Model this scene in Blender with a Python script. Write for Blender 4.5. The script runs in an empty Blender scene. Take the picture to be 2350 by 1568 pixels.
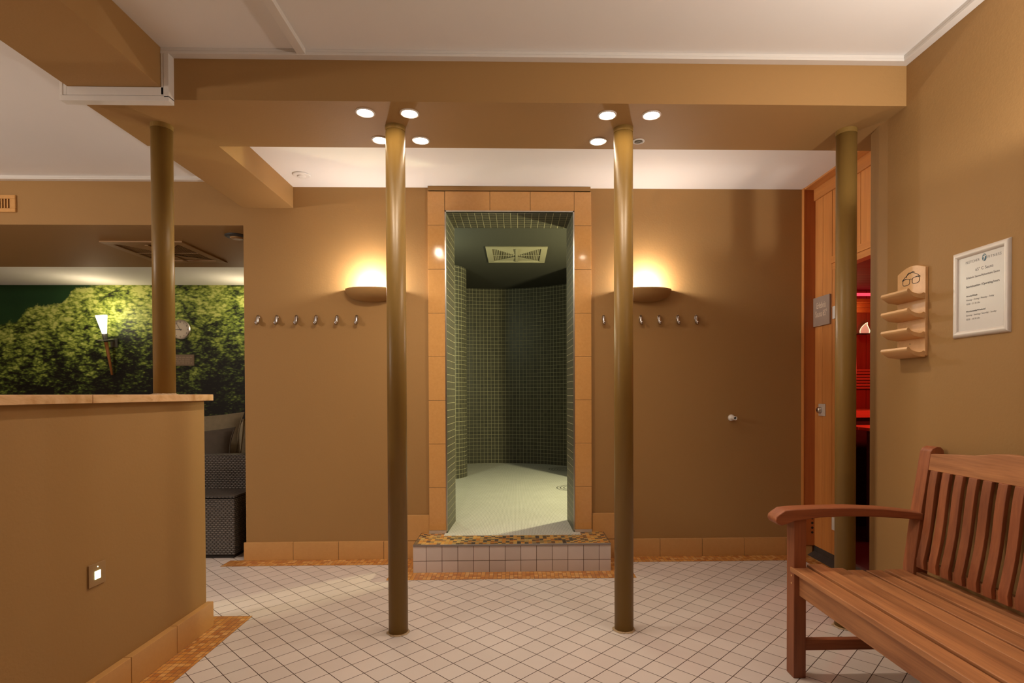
import bpy, bmesh, math, random
from mathutils import Vector, Matrix
random.seed(7)
S = bpy.context.scene
COL = S.collection
PI = math.pi

# ------------------------------------------------------------------ render look
S.view_settings.view_transform = 'Standard'
S.view_settings.look = 'None'
S.view_settings.gamma = 1
S.view_settings.use_curve_mapping = False
S.view_settings.exposure = -0.06

# ------------------------------------------------------------------ camera
F_PX, PITCH, ROLL, YAW, CAM_H, CX, CY = 1274.88, -0.01226, -0.003413, 0.022979, 1.13476, 1214.79, 919.96
cam_d = bpy.data.cameras.new('camera'); cam = bpy.data.objects.new('camera', cam_d); COL.objects.link(cam)
cy_, sy_, cp_, sp_, cr_, sr_ = math.cos(YAW), math.sin(YAW), math.cos(PITCH), math.sin(PITCH), math.cos(ROLL), math.sin(ROLL)
fwd = Vector((sy_, cy_, 0)); right = Vector((cy_, -sy_, 0)); up = Vector((0, 0, 1))
f2 = fwd * cp_ + up * sp_; u2 = up * cp_ - fwd * sp_
r3 = right * cr_ + u2 * sr_; u3 = u2 * cr_ - right * sr_
M = Matrix((r3, u3, -f2)).transposed().to_4x4(); M.translation = (0, 0, CAM_H)
cam.matrix_world = M
cam_d.sensor_fit = 'HORIZONTAL'; cam_d.sensor_width = 36.0
cam_d.lens = F_PX / 2350 * 36
cam_d.shift_x = (1175 - CX) / 2350
cam_d.shift_y = (CY - 784) / 2350
cam_d.clip_start = 0.02
S.camera = cam

# ------------------------------------------------------------------ materials
def lin(c):
    c /= 255.0
    return c / 12.92 if c <= 0.04045 else ((c + 0.055) / 1.055) ** 2.4
def rgb(r, g, b): return (lin(r), lin(g), lin(b), 1)

class NT:
    def __init__(s, name):
        s.m = bpy.data.materials.new(name); s.m.use_nodes = True
        s.t = s.m.node_tree; s.t.nodes.clear()
        s.out = s.t.nodes.new('ShaderNodeOutputMaterial')
        s.b = s.t.nodes.new('ShaderNodeBsdfPrincipled')
        s.t.links.new(s.b.outputs[0], s.out.inputs[0])
    def n(s, typ, **k):
        x = s.t.nodes.new(typ)
        for a, v in k.items(): setattr(x, a, v)
        return x
    def l(s, a, b): s.t.links.new(a, b)
    def math(s, op, a, b=None, clamp=False):
        x = s.n('ShaderNodeMath', operation=op); x.use_clamp = clamp
        for i, v in enumerate((a, b)):
            if v is None: continue
            if isinstance(v, (int, float)): x.inputs[i].default_value = v
            else: s.l(v, x.inputs[i])
        return x.outputs[0]
    def mix(s, fac, a, b, blend='MIX'):
        x = s.n('ShaderNodeMix', data_type='RGBA', blend_type=blend)
        for i, v in ((0, fac), (6, a), (7, b)):
            if isinstance(v, (int, float, tuple)): x.inputs[i].default_value = v
            else: s.l(v, x.inputs[i])
        return x.outputs[2]
    def ramp(s, fac, stops, interp='LINEAR'):
        x = s.n('ShaderNodeValToRGB'); cr = x.color_ramp; cr.interpolation = interp
        while len(cr.elements) < len(stops): cr.elements.new(0.5)
        for e, (p, c) in zip(cr.elements, stops): e.position = p; e.color = c
        s.l(fac, x.inputs[0]); return x.outputs[0]
    def noise(s, vec, scale, detail=3, rough=0.5, dist=0.0):
        x = s.n('ShaderNodeTexNoise'); x.inputs['Scale'].default_value = scale
        x.inputs['Detail'].default_value = detail; x.inputs['Roughness'].default_value = rough
        x.inputs['Distortion'].default_value = dist
        if vec is not None: s.l(vec, x.inputs['Vector'])
        return x.outputs['Fac']
    def coord(s, which='Object'):
        return s.n('ShaderNodeTexCoord').outputs[which]
    def map(s, vec, loc=(0, 0, 0), rot=(0, 0, 0), scale=(1, 1, 1)):
        x = s.n('ShaderNodeMapping'); x.inputs[1].default_value = loc; x.inputs[2].default_value = rot; x.inputs[3].default_value = scale
        s.l(vec, x.inputs[0]); return x.outputs[0]
    def bump(s, h, strength=0.2, dist=0.002):
        x = s.n('ShaderNodeBump'); x.inputs['Strength'].default_value = strength; x.inputs['Distance'].default_value = dist
        s.l(h, x.inputs['Height']); s.l(x.outputs[0], s.b.inputs['Normal']); return x
    def set(s, color=None, rough=None, metal=None, spec=None, emit=None, estr=None):
        b = s.b.inputs
        if color is not None:
            if isinstance(color, tuple): b['Base Color'].default_value = color
            else: s.l(color, b['Base Color'])
        if rough is not None:
            if isinstance(rough, (int, float)): b['Roughness'].default_value = rough
            else: s.l(rough, b['Roughness'])
        if metal is not None: b['Metallic'].default_value = metal
        if spec is not None: b['Specular IOR Level'].default_value = spec
        if emit is not None: b['Emission Color'].default_value = emit; b['Emission Strength'].default_value = estr

def plain(name, color, rough=0.5, metal=0.0, var=0.06, scale=30, bump=0.0, spec=None):
    t = NT(name)
    nz = t.noise(t.coord(), scale, 4)
    dark = tuple(max(0, c * (1 - var)) for c in color[:3]) + (1,)
    lite = tuple(min(1, c * (1 + var)) for c in color[:3]) + (1,)
    t.set(t.mix(nz, dark, lite), rough, metal, spec)
    if bump: t.bump(t.noise(t.coord(), scale * 6, 2), bump, 0.001)
    return t.m

def paint(name, color, rough=0.65, bump=0.25):
    t = NT(name)
    c = t.coord()
    big = t.noise(c, 1.3, 3); fine = t.noise(c, 90, 4, 0.6)
    a = tuple(x * 0.95 for x in color[:3]) + (1,); b = tuple(x * 1.05 for x in color[:3]) + (1,)
    t.set(t.mix(big, a, b), rough)
    t.b.inputs['Specular IOR Level'].default_value = 0.22
    t.bump(fine, bump, 0.0022)
    return t.m

def tiles(name, size, grout_w, colors, grout, loc=(0, 0), rot=0.0, rough=0.35, coord='UV', bump=0.35, interp='CONSTANT', mottled=0.05, spec=0.5, grough=0.8):
    """square or oblong tiles laid in a grid; size and grout width in metres"""
    t = NT(name)
    v = t.coord(coord)
    v = t.map(v, loc=(-loc[0], -loc[1], 0))
    v = t.map(v, rot=(0, 0, rot))
    v = t.map(v, scale=(1 / size[0], 1 / size[1], 1))
    sx = t.n('ShaderNodeSeparateXYZ'); t.l(v, sx.inputs[0])
    masks = []; ids = []
    for k in range(2):
        fr = t.math('FRACT', sx.outputs[k])
        d = t.math('MINIMUM', fr, t.math('SUBTRACT', 1.0, fr))
        d = t.math('MULTIPLY', d, size[k])
        masks.append(d); ids.append(t.math('FLOOR', sx.outputs[k]))
    d = t.math('MINIMUM', masks[0], masks[1])
    g = t.math('LESS_THAN', d, grout_w / 2)
    cb = t.n('ShaderNodeCombineXYZ'); t.l(ids[0], cb.inputs[0]); t.l(ids[1], cb.inputs[1])
    wn = t.n('ShaderNodeTexWhiteNoise', noise_dimensions='2D'); t.l(cb.outputs[0], wn.inputs['Vector'])
    n = len(colors)
    if interp == 'CONSTANT': stops = [(i / n, c) for i, c in enumerate(colors)]
    else: stops = [(i / max(1, n - 1), c) for i, c in enumerate(colors)]
    base = t.ramp(wn.outputs['Value'], stops, interp)
    mt = t.noise(t.coord(), 14, 4)
    base = t.mix(t.math('MULTIPLY', mt, mottled * 2), base, tuple(x * 0.55 for x in colors[0][:3]) + (1,))
    t.set(t.mix(g, base, grout))
    rg = t.math('ADD', t.math('MULTIPLY', g, grough - rough), rough); t.set(rough=rg, spec=spec)
    h = t.math('MULTIPLY', t.math('MINIMUM', d, grout_w), 1 / grout_w)
    t.bump(h, bump, 0.0015)
    return t.m

def wood(name, dark, light, axis=0, rough=0.5, scale=1.0, bump=0.15):
    t = NT(name)
    sc = [34 * scale] * 3; sc[axis] = 1.6 * scale
    info = t.n('ShaderNodeObjectInfo')
    off = t.n('ShaderNodeVectorMath', operation='ADD')
    rnd = t.n('ShaderNodeCombineXYZ')
    for i in range(3): t.l(t.math('MULTIPLY', info.outputs['Random'], 7.0), rnd.inputs[i])
    t.l(t.coord(), off.inputs[0]); t.l(rnd.outputs[0], off.inputs[1])
    v = t.map(off.outputs[0], scale=tuple(sc))
    g1 = t.noise(v, 1.0, 5, 0.6, 0.4); g2 = t.noise(v, 4.5, 3, 0.5)
    blotch = t.noise(t.map(off.outputs[0], scale=tuple(3 if i != axis else 1.2 for i in range(3))), 1.6, 2)
    f = t.math('ADD', t.math('MULTIPLY', g1, 0.55), t.math('ADD', t.math('MULTIPLY', g2, 0.2), t.math('MULTIPLY', blotch, 0.25)))
    col = t.ramp(f, [(0.32, dark), (0.5, tuple((a + b) / 2 for a, b in zip(dark, light))), (0.68, light)])
    tint = t.math('ADD', t.math('MULTIPLY', info.outputs['Random'], 0.22), 0.89)
    hs = t.n('ShaderNodeHueSaturation'); t.l(tint, hs.inputs['Value']); t.l(col, hs.inputs['Color'])
    t.set(hs.outputs[0], rough)
    t.bump(g2, bump, 0.0012)
    return t.m

def emitter(name, color, strength):
    t = NT(name)
    t.set((0.8, 0.8, 0.8, 1), 0.5, emit=color, estr=strength)
    return t.m

PAINT_C = (0.345, 0.198, 0.073, 1)
M_paint = paint('ochre_brown_wall_paint', PAINT_C)
M_ceil = paint('white_ceiling_paint', (0.78, 0.76, 0.74, 1), 0.7, 0.12)
M_white_plastic = plain('white_plastic', (0.74, 0.72, 0.69, 1), 0.4, var=0.02)
M_trim = plain('white_trunking_plastic', (0.70, 0.67, 0.63, 1), 0.45, var=0.02)
M_dark = plain('dark_joint', (0.02, 0.015, 0.012, 1), 0.8)
M_grout_d = plain('dark_tile_grout', (0.06, 0.04, 0.03, 1), 0.9)
M_col = NT('ochre_gloss_column_paint')
M_col.set(M_col.mix(M_col.noise(M_col.coord(), 3, 3), (0.20, 0.118, 0.030, 1), (0.24, 0.142, 0.037, 1)), 0.33)
M_col.set(spec=.22, rough=.38); M_col.bump(M_col.noise(M_col.map(M_col.coord(), scale=(1, 1, 0.35)), 38, 3), 0.12, 0.003); M_col = M_col.m
M_sealant = plain('dirty_sealant', (0.42, 0.30, 0.18, 1), 0.9, var=0.4, scale=60)
M_sealpale = plain('pale_joint_filler', (0.50, 0.40, 0.31, 1), 0.8)
M_steel_dark = plain('dull_steel_edge', (0.33, 0.30, 0.29, 1), 0.35, 1.0)
M_floor = tiles('pale_floor_tiles', (0.10015, 0.10015), 0.0033,
                [(0.67, 0.60, 0.565, 1), (0.71, 0.64, 0.605, 1), (0.645, 0.575, 0.54, 1), (0.69, 0.62, 0.585, 1)],
                (0.06, 0.03, 0.018, 1), loc=(0.0126, 3.1842), rot=PI / 4, rough=0.42, interp='LINEAR', mottled=0.06)
M_riser = tiles('pale_riser_tiles', (0.1003, 0.1003), 0.0032,
                [(0.60, 0.53, 0.50, 1), (0.66, 0.58, 0.55, 1), (0.57, 0.50, 0.47, 1)],
                (0.10, 0.055, 0.035, 1), loc=(-0.578, 0.0735), rough=0.4, interp='LINEAR', mottled=0.1)
OR = [(0.62, 0.27, 0.07, 1), (0.72, 0.36, 0.10, 1), (0.50, 0.19, 0.05, 1), (0.68, 0.31, 0.07, 1), (0.76, 0.42, 0.14, 1), (0.55, 0.23, 0.06, 1)]
M_mosaic = tiles('orange_glass_mosaic', (0.0255, 0.0275), 0.0022, OR, (0.16, 0.07, 0.03, 1), loc=(0.004, 0.0), rough=0.16, mottled=0.12)
ST = [(0.62, 0.30, 0.07, 1), (0.05, 0.045, 0.05, 1), (0.55, 0.36, 0.12, 1), (0.30, 0.12, 0.04, 1), (0.68, 0.40, 0.12, 1), (0.16, 0.12, 0.07, 1),
      (0.60, 0.24, 0.05, 1), (0.42, 0.33, 0.16, 1), (0.07, 0.06, 0.07, 1), (0.66, 0.36, 0.10, 1)]
M_stepmos = tiles('mixed_glass_mosaic', (0.0245, 0.0245), 0.002, ST, (0.20, 0.12, 0.06, 1), loc=(0.0, 3.54), rough=0.14, mottled=0.1)
M_steamtile = tiles('dark_green_steam_tiles', (0.0497, 0.0497), 0.0030,
                    [(0.070, 0.064, 0.046, 1), (0.085, 0.078, 0.056, 1), (0.060, 0.056, 0.042, 1)], (0.42, 0.38, 0.24, 1), loc=(0.012, 0.178), rough=0.42, spec=0.25, interp='LINEAR')
M_tan = NT('ochre_wall_tile')
M_tan.set(M_tan.mix(M_tan.noise(M_tan.coord(), 60, 5, 0.7), (0.52, 0.265, 0.085, 1), (0.66, 0.36, 0.125, 1)), 0.09)
M_tan.bump(M_tan.noise(M_tan.coord(), 25, 2), 0.04, 0.002); M_tan = M_tan.m
M_base = NT('ochre_skirting_tile')
M_base.set(M_base.mix(M_base.noise(M_base.coord(), 45, 5, 0.7), (0.50, 0.265, 0.085, 1), (0.60, 0.335, 0.12, 1)), 0.38); M_base = M_base.m
M_metal = plain('brushed_steel', (0.62, 0.60, 0.58, 1), 0.28, 1.0)
M_chrome = plain('chrome', (0.50, 0.48, 0.48, 1), 0.2, 1.0, var=0.02)
M_steamceil = plain('dark_olive_ceiling', (0.026, 0.023, 0.014, 1), 0.9, var=0.1, scale=60)
M_stone = NT('polished_marble')
nz = M_stone.noise(M_stone.map(M_stone.coord(), scale=(1, 0.5, 1)), 14, 6, 0.65, 1.6)
M_stone.set(M_stone.ramp(nz, [(0.30, (0.50, 0.27, 0.11, 1)), (0.5, (0.66, 0.42, 0.22, 1)), (0.7, (0.74, 0.50, 0.29, 1))]), 0.3); M_stone = M_stone.m

# penny-mosaic floor of the steam room: white stone with small dark inserts
t = NT('white_dot_mosaic_floor')
v = t.map(t.map(t.coord('UV'), rot=(0, 0, PI / 4)), scale=(1 / 0.0152, 1 / 0.0152, 1))
sx = t.n('ShaderNodeSeparateXYZ'); t.l(v, sx.inputs[0])
dd = []
for k in range(2):
    fr = t.math('SUBTRACT', t.math('FRACT', sx.outputs[k]), 0.5); dd.append(t.math('ABSOLUTE', fr))
dot = t.math('LESS_THAN', t.math('ADD', dd[0], dd[1]), 0.33)
t.set(t.mix(dot, t.mix(t.noise(t.coord(), 5, 4), (0.56, 0.54, 0.50, 1), (0.68, 0.66, 0.62, 1)), (0.09, 0.08, 0.075, 1)), 0.5)
M_penny = t.m

# the forest photograph on the far wall (a flat printed wallpaper), painted from noise
t = NT('forest_photo_wallpaper')
g = t.n('ShaderNodeNewGeometry').outputs['Position']
sp = t.n('ShaderNodeSeparateXYZ'); t.l(g, sp.inputs[0])
X, Z = sp.outputs[0], sp.outputs[2]
u = t.math('MULTIPLY', t.math('ADD', X, 6.1), 1 / 3.0)
pos2 = t.n('ShaderNodeCombineXYZ'); t.l(X, pos2.inputs[0]); t.l(Z, pos2.inputs[1])
P2 = pos2.outputs[0]
wob = t.n('ShaderNodeTexNoise'); wob.inputs['Scale'].default_value = 5; wob.inputs['Detail'].default_value = 3; t.l(P2, wob.inputs['Vector'])
wsub = t.n('ShaderNodeVectorMath', operation='SUBTRACT'); t.l(wob.outputs['Color'], wsub.inputs[0]); wsub.inputs[1].default_value = (0.5, 0.5, 0.5)
wsc = t.n('ShaderNodeVectorMath', operation='SCALE'); t.l(wsub.outputs[0], wsc.inputs[0]); wsc.inputs['Scale'].default_value = 0.05
wadd = t.n('ShaderNodeVectorMath', operation='ADD'); t.l(P2, wadd.inputs[0]); t.l(wsc.outputs[0], wadd.inputs[1])
W2 = wadd.outputs[0]
clump = t.noise(W2, 3.2, 2, 0.5)
def leaves(scale, rot):
    x = t.n('ShaderNodeTexVoronoi', feature='F1'); x.inputs['Scale'].default_value = scale
    t.l(t.map(W2, rot=(0, 0, rot), scale=(1, 2.1, 1)), x.inputs['Vector']); return x.outputs['Distance']
def inv01(s_): return t.math('SUBTRACT', 1.0, s_)
lf = t.math('ADD', t.math('MULTIPLY', inv01(leaves(13, 0.6)), 0.6), t.math('MULTIPLY', inv01(leaves(27, -0.5)), 0.5))
fine = t.noise(W2, 30, 5, 0.75)
mid = t.noise(W2, 7, 5, 0.65, 0.0)
val = t.math('ADD', t.math('MULTIPLY', clump, 0.75), t.math('ADD', t.math('MULTIPLY', mid, 0.75), t.math('ADD', t.math('MULTIPLY', lf, 0.75), t.math('MULTIPLY', fine, 0.42))))
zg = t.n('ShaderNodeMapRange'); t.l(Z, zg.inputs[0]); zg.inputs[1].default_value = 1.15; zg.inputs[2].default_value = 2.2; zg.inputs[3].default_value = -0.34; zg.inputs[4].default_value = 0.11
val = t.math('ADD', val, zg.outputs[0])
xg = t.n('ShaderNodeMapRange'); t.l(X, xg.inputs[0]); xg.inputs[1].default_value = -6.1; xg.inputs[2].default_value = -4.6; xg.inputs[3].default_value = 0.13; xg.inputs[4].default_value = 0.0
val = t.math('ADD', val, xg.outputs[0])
fol = t.ramp(t.math('MULTIPLY', t.math('SUBTRACT', val, 0.745), 1.0),
             [(0.30, (0.006, 0.006, 0.005, 1)), (0.46, (0.03, 0.045, 0.010, 1)), (0.58, (0.11, 0.16, 0.025, 1)), (0.74, (0.28, 0.36, 0.06, 1)), (0.92, (0.55, 0.60, 0.17, 1))])
edge = t.ramp(u, [(0.0, (0.40,) * 3 + (1,)), (0.09, (0.50,) * 3 + (1,)), (0.135, (0.68,) * 3 + (1,)), (0.26, (0.72,) * 3 + (1,)), (0.31, (0.95,) * 3 + (1,)), (0.45, (1, 1, 1, 1))], 'LINEAR')
zn = t.math('MULTIPLY', t.math('SUBTRACT', Z, 1.6), 1 / 0.85)
wobz = t.math('MULTIPLY', t.math('SUBTRACT', t.noise(P2, 11, 5, 0.65), 0.5), 0.22)
inside = t.math('SUBTRACT', t.math('ADD', edge, wobz), zn)
msk = t.n('ShaderNodeMapRange'); t.l(inside, msk.inputs[0]); msk.inputs[1].default_value = -0.01; msk.inputs[2].default_value = 0.035
right_on = t.n('ShaderNodeMapRange'); t.l(u, right_on.inputs[0]); right_on.inputs[1].default_value = 0.36; right_on.inputs[2].default_value = 0.46
msk2 = t.math('MAXIMUM', msk.outputs[0], right_on.outputs[0])
bg = t.mix(t.noise(P2, 2.5, 2), (0.008, 0.035, 0.012, 1), (0.02, 0.075, 0.02, 1))
t.set(t.mix(msk2, bg, fol), 0.5, spec=0.3)
M_mural = t.m

def wicker(name):
    t = NT(name)
    v = t.map(t.coord('UV'), scale=(1 / 0.026, 1 / 0.0135, 1))
    s2 = t.n('ShaderNodeSeparateXYZ'); t.l(v, s2.inputs[0])
    row = t.math('FLOOR', s2.outputs[1])
    sh = t.math('ADD', s2.outputs[0], t.math('MULTIPLY', t.math('FRACT', t.math('MULTIPLY', row, 0.5)), 1.0))
    a = t.math('SINE', t.math('MULTIPLY', t.math('FRACT', sh), PI)); b = t.math('SINE', t.math('MULTIPLY', t.math('FRACT', s2.outputs[1]), PI))
    h = t.math('MULTIPLY', t.math('POWER', a, 0.7), t.math('POWER', b, 0.6))
    nz = t.noise(t.map(t.coord(), scale=(8, 8, 60)), 3, 2)
    c = t.mix(h, (0.012, 0.010, 0.009, 1), t.mix(nz, (0.10, 0.085, 0.075, 1), (0.18, 0.155, 0.135, 1)))
    t.set(c, 0.42); t.bump(h, 0.9, 0.006)
    return t.m
M_wicker = wicker('grey_brown_wicker')
M_fabric = plain('dark_olive_cushion_fabric', (0.24, 0.195, 0.12, 1), 0.95, var=0.2, scale=25, bump=0.3)
M_fabric2 = plain('darker_cushion_fabric', (0.085, 0.068, 0.050, 1), 0.95, var=0.2, scale=25, bump=0.3)
BD, BL = (0.17, 0.045, 0.018, 1), (0.40, 0.130, 0.048, 1)
M_bwx = wood('bench_hardwood_across', BD, BL, 0); M_bwy = wood('bench_hardwood_lengthwise', (0.22, 0.076, 0.028, 1), (0.56, 0.250, 0.098, 1), 1); M_bwz = wood('bench_hardwood_upright', BD, BL, 2)
SD, SL = (0.50, 0.195, 0.050, 1), (0.70, 0.31, 0.085, 1)
M_swz = wood('sauna_spruce_upright', SD, SL, 2, 0.45, 0.7); M_swy = wood('sauna_spruce_level', SD, SL, 1, 0.45, 0.7)
M_sjamb = wood('sauna_red_cedar', (0.36, 0.10, 0.025, 1), (0.50, 0.16, 0.04, 1), 2, 0.5, 0.6)
M_sin = wood('sauna_inside_boards', (0.30, 0.09, 0.04, 1), (0.46, 0.15, 0.07, 1), 0, 0.6, 0.6)
M_sinz = wood('sauna_inside_upright_boards', (0.30, 0.09, 0.04, 1), (0.46, 0.15, 0.07, 1), 2, 0.6, 0.6)
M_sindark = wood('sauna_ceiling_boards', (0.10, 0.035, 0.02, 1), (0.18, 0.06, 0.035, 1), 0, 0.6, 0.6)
M_sbench = wood('sauna_bench_wood', (0.50, 0.22, 0.12, 1), (0.65, 0.32, 0.18, 1), 0, 0.6, 0.6)
M_ply = wood('pale_birch', (0.58, 0.33, 0.14, 1), (0.70, 0.43, 0.20, 1), 2, 0.45, 0.8, 0.08)
M_plyx = wood('pale_birch_shelf', (0.58, 0.33, 0.14, 1), (0.70, 0.43, 0.20, 1), 0, 0.45, 0.8, 0.08)
M_slate = plain('slate_grey_plaque', (0.36, 0.28, 0.225, 1), 0.35, var=0.1, scale=20)
M_ink = plain('black_print', (0.035, 0.032, 0.035, 1), 0.6)
M_ink2 = plain('grey_print', (0.16, 0.15, 0.155, 1), 0.6)
M_blue = plain('blue_print', (0.06, 0.15, 0.21, 1), 0.6)
M_cream = plain('cream_lettering', (0.68, 0.55, 0.42, 1), 0.5)
M_paper = plain('glossy_paper', (0.64, 0.60, 0.58, 1), 0.3, var=0.02)
M_silver = plain('pale_silver_frame', (0.68, 0.63, 0.58, 1), 0.38, 0.15, var=0.02)
M_anth = plain('dark_bronze_metal', (0.10, 0.10, 0.085, 1), 0.45, 0.4)
M_teak = wood('torch_handle_wood', (0.35, 0.13, 0.03, 1), (0.5, 0.2, 0.05, 1), 2)
M_beigemetal = plain('cream_vent_enamel', (0.28, 0.25, 0.17, 1), 0.5, var=0.03)
M_ventdark = plain('vent_inner', (0.13, 0.11, 0.07, 1), 0.7)
M_brownvent = plain('brown_painted_metal', (0.36, 0.20, 0.075, 1), 0.5)
M_clockface = plain('clock_dial', (0.60, 0.52, 0.42, 1), 0.4, var=0.02)
M_bulb = emitter('halogen_glow', (1.0, 0.82, 0.60, 1), 60)
M_scbulb = emitter('sconce_lamp_glow', (1.0, 0.74, 0.42, 1), 70)
M_torchglass = emitter('torch_glass_glow', (1.0, 0.86, 0.66, 1), 9)
M_green = emitter('green_white_night_light', (0.70, 1.0, 0.62, 1), 8)
M_pink = emitter('pink_light_strip', (1.0, 0.05, 0.09, 1), 1.6)
M_flameedge = emitter('flame_lamp_edge_glow', (0.75, 1.0, 0.6, 1), 1.2)
M_copper = emitter('flame_lamp_shade_glow', (0.75, 0.42, 0.27, 1), 0.45)
t = NT('clear_door_glass'); t.set((0.95, 0.9, 0.88, 1), 0.0); t.b.inputs['Transmission Weight'].default_value = 1.0; t.b.inputs['IOR'].default_value = 1.45; M_glass = t.m
M_tar = plain('dark_membrane_kick', (0.055, 0.05, 0.048, 1), 0.5, var=0.4, scale=20)
M_doorred = wood('door_frame_redwood', (0.28, 0.08, 0.03, 1), (0.40, 0.13, 0.05, 1), 2)

# ------------------------------------------------------------------ geometry helpers
WM = {}
def world_of(o):
    m = Matrix.Identity(4)
    while o is not None: m = o.matrix_basis @ m; o = o.parent
    return m

class MB:
    def __init__(s): s.v = []; s.f = []; s.uv = {}
    def face(s, pts, uv=None):
        i = len(s.v); s.v += [Vector(p) for p in pts]; s.f.append(tuple(range(i, i + len(pts))))
        if uv: s.uv[len(s.f) - 1] = uv
        return s
    def box(s, x0, x1, y0, y1, z0, z1):
        i = len(s.v)
        s.v += [Vector(p) for p in ((x0, y0, z0), (x1, y0, z0), (x1, y1, z0), (x0, y1, z0), (x0, y0, z1), (x1, y0, z1), (x1, y1, z1), (x0, y1, z1))]
        s.f += [tuple(i + k for k in q) for q in ((0, 3, 2, 1), (4, 5, 6, 7), (0, 1, 5, 4), (1, 2, 6, 5), (2, 3, 7, 6), (3, 0, 4, 7))]
        return s
    def prism(s, poly, axis, a, b):
        """poly: 2D points; axis the extrusion axis; other two axes in order xyz"""
        def P(p, h):
            if axis == 0: return Vector((h, p[0], p[1]))
            if axis == 1: return Vector((p[0], h, p[1]))
            return Vector((p[0], p[1], h))
        n = len(poly); i = len(s.v)
        s.v += [P(p, a) for p in poly] + [P(p, b) for p in poly]
        s.f.append(tuple(i + k for k in range(n))); s.f.append(tuple(i + n + k for k in reversed(range(n))))
        for k in range(n): s.f.append((i + k, i + n + k, i + n + (k + 1) % n, i + (k + 1) % n))
        return s
    def lathe(s, prof, c=(0, 0, 0), axis=(0, 0, 1), seg=32, cap=True):
        """prof: list of (radius, height along axis)"""
        z = Vector(axis).normalized(); x = z.orthogonal().normalized(); y = z.cross(x); c = Vector(c); i = len(s.v)
        for r, h in prof:
            for k in range(seg):
                a = 2 * PI * k / seg; s.v.append(c + z * h + x * (r * math.cos(a)) + y * (r * math.sin(a)))
        for j in range(len(prof) - 1):
            for k in range(seg):
                k2 = (k + 1) % seg
                s.f.append((i + j * seg + k, i + j * seg + k2, i + (j + 1) * seg + k2, i + (j + 1) * seg + k))
        if cap:
            s.f.append(tuple(i + k for k in reversed(range(seg)))); m = i + (len(prof) - 1) * seg; s.f.append(tuple(m + k for k in range(seg)))
        return s
    def tube(s, path, rad, seg=12, flat=1.0):
        path = [Vector(p) for p in path]; n = len(path); i = len(s.v)
        rads = rad if isinstance(rad, (list, tuple)) else [rad] * n
        ref = None
        for j, p in enumerate(path):
            d = (path[min(j + 1, n - 1)] - path[max(j - 1, 0)]).normalized()
            if ref is None: ref = d.orthogonal().normalized()
            x = (ref - d * ref.dot(d)).normalized(); y = d.cross(x); ref = x
            for k in range(seg):
                a = 2 * PI * k / seg; s.v.append(p + x * (rads[j] * math.cos(a)) + y * (rads[j] * flat * math.sin(a)))
        for j in range(n - 1):
            for k in range(seg):
                k2 = (k + 1) % seg; s.f.append((i + j * seg + k, i + j * seg + k2, i + (j + 1) * seg + k2, i + (j + 1) * seg + k))
        s.f.append(tuple(i + k for k in reversed(range(seg)))); m = i + (n - 1) * seg; s.f.append(tuple(m + k for k in range(seg)))
        return s
    def wallstrip(s, pts, z0, z1):
        """vertical wall along XY points with metric UVs"""
        L = 0.0
        for a, b in zip(pts, pts[1:]):
            d = math.dist(a, b)
            s.face([(a[0], a[1], z0), (b[0], b[1], z0), (b[0], b[1], z1), (a[0], a[1], z1)], [(L, z0), (L + d, z0), (L + d, z1), (L, z1)])
            L += d
        return s
    def build(s, name, mat, parent=None, loc=None, smooth=False, bevel=0.0, seg=2, solid=0.0, subsurf=0, fix=True):
        me = bpy.data.meshes.new(name)
        base = world_of(parent) if parent is not None else Matrix.Identity(4)
        if loc is not None and parent is None: base = Matrix.Translation(loc)
        inv = base.inverted()
        me.from_pydata([inv @ v for v in s.v], [], s.f)
        uvl = me.uv_layers.new(name='UVMap')
        for pi, p in enumerate(me.polygons):
            if pi in s.uv:
                for k, li in enumerate(p.loop_indices): uvl.data[li].uv = s.uv[pi][k]
                continue
            vs = [s.v[me.loops[li].vertex_index] for li in p.loop_indices]
            n = Vector((0, 0, 0))
            for a, b in zip(vs, vs[1:] + vs[:1]): n += a.cross(b)
            ax = max(range(3), key=lambda q: abs(n[q]))
            for li, v in zip(p.loop_indices, vs):
                uvl.data[li].uv = (v.y, v.z) if ax == 0 else (v.x, v.z) if ax == 1 else (v.x, v.y)
        if fix:
            bm = bmesh.new(); bm.from_mesh(me); bmesh.ops.recalc_face_normals(bm, faces=bm.faces); bm.to_mesh(me); bm.free()
        me.materials.append(mat)
        if smooth:
            for p in me.polygons: p.use_smooth = True
        o = bpy.data.objects.new(name, me); COL.objects.link(o)
        if parent is not None: o.parent = parent
        elif loc is not None: o.location = loc
        if solid:
            m = o.modifiers.new('solid', 'SOLIDIFY'); m.thickness = solid; m.offset = 0
        if bevel:
            m = o.modifiers.new('bevel', 'BEVEL'); m.width = bevel; m.segments = seg; m.limit_method = 'ANGLE'; m.angle_limit = math.radians(40)
            for p in me.polygons: p.use_smooth = True
            m.harden_normals = False
            o.modifiers.new('wn', 'WEIGHTED_NORMAL').keep_sharp = True
        if subsurf:
            m = o.modifiers.new('sub', 'SUBSURF'); m.levels = subsurf; m.render_levels = subsurf
        return o

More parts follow.
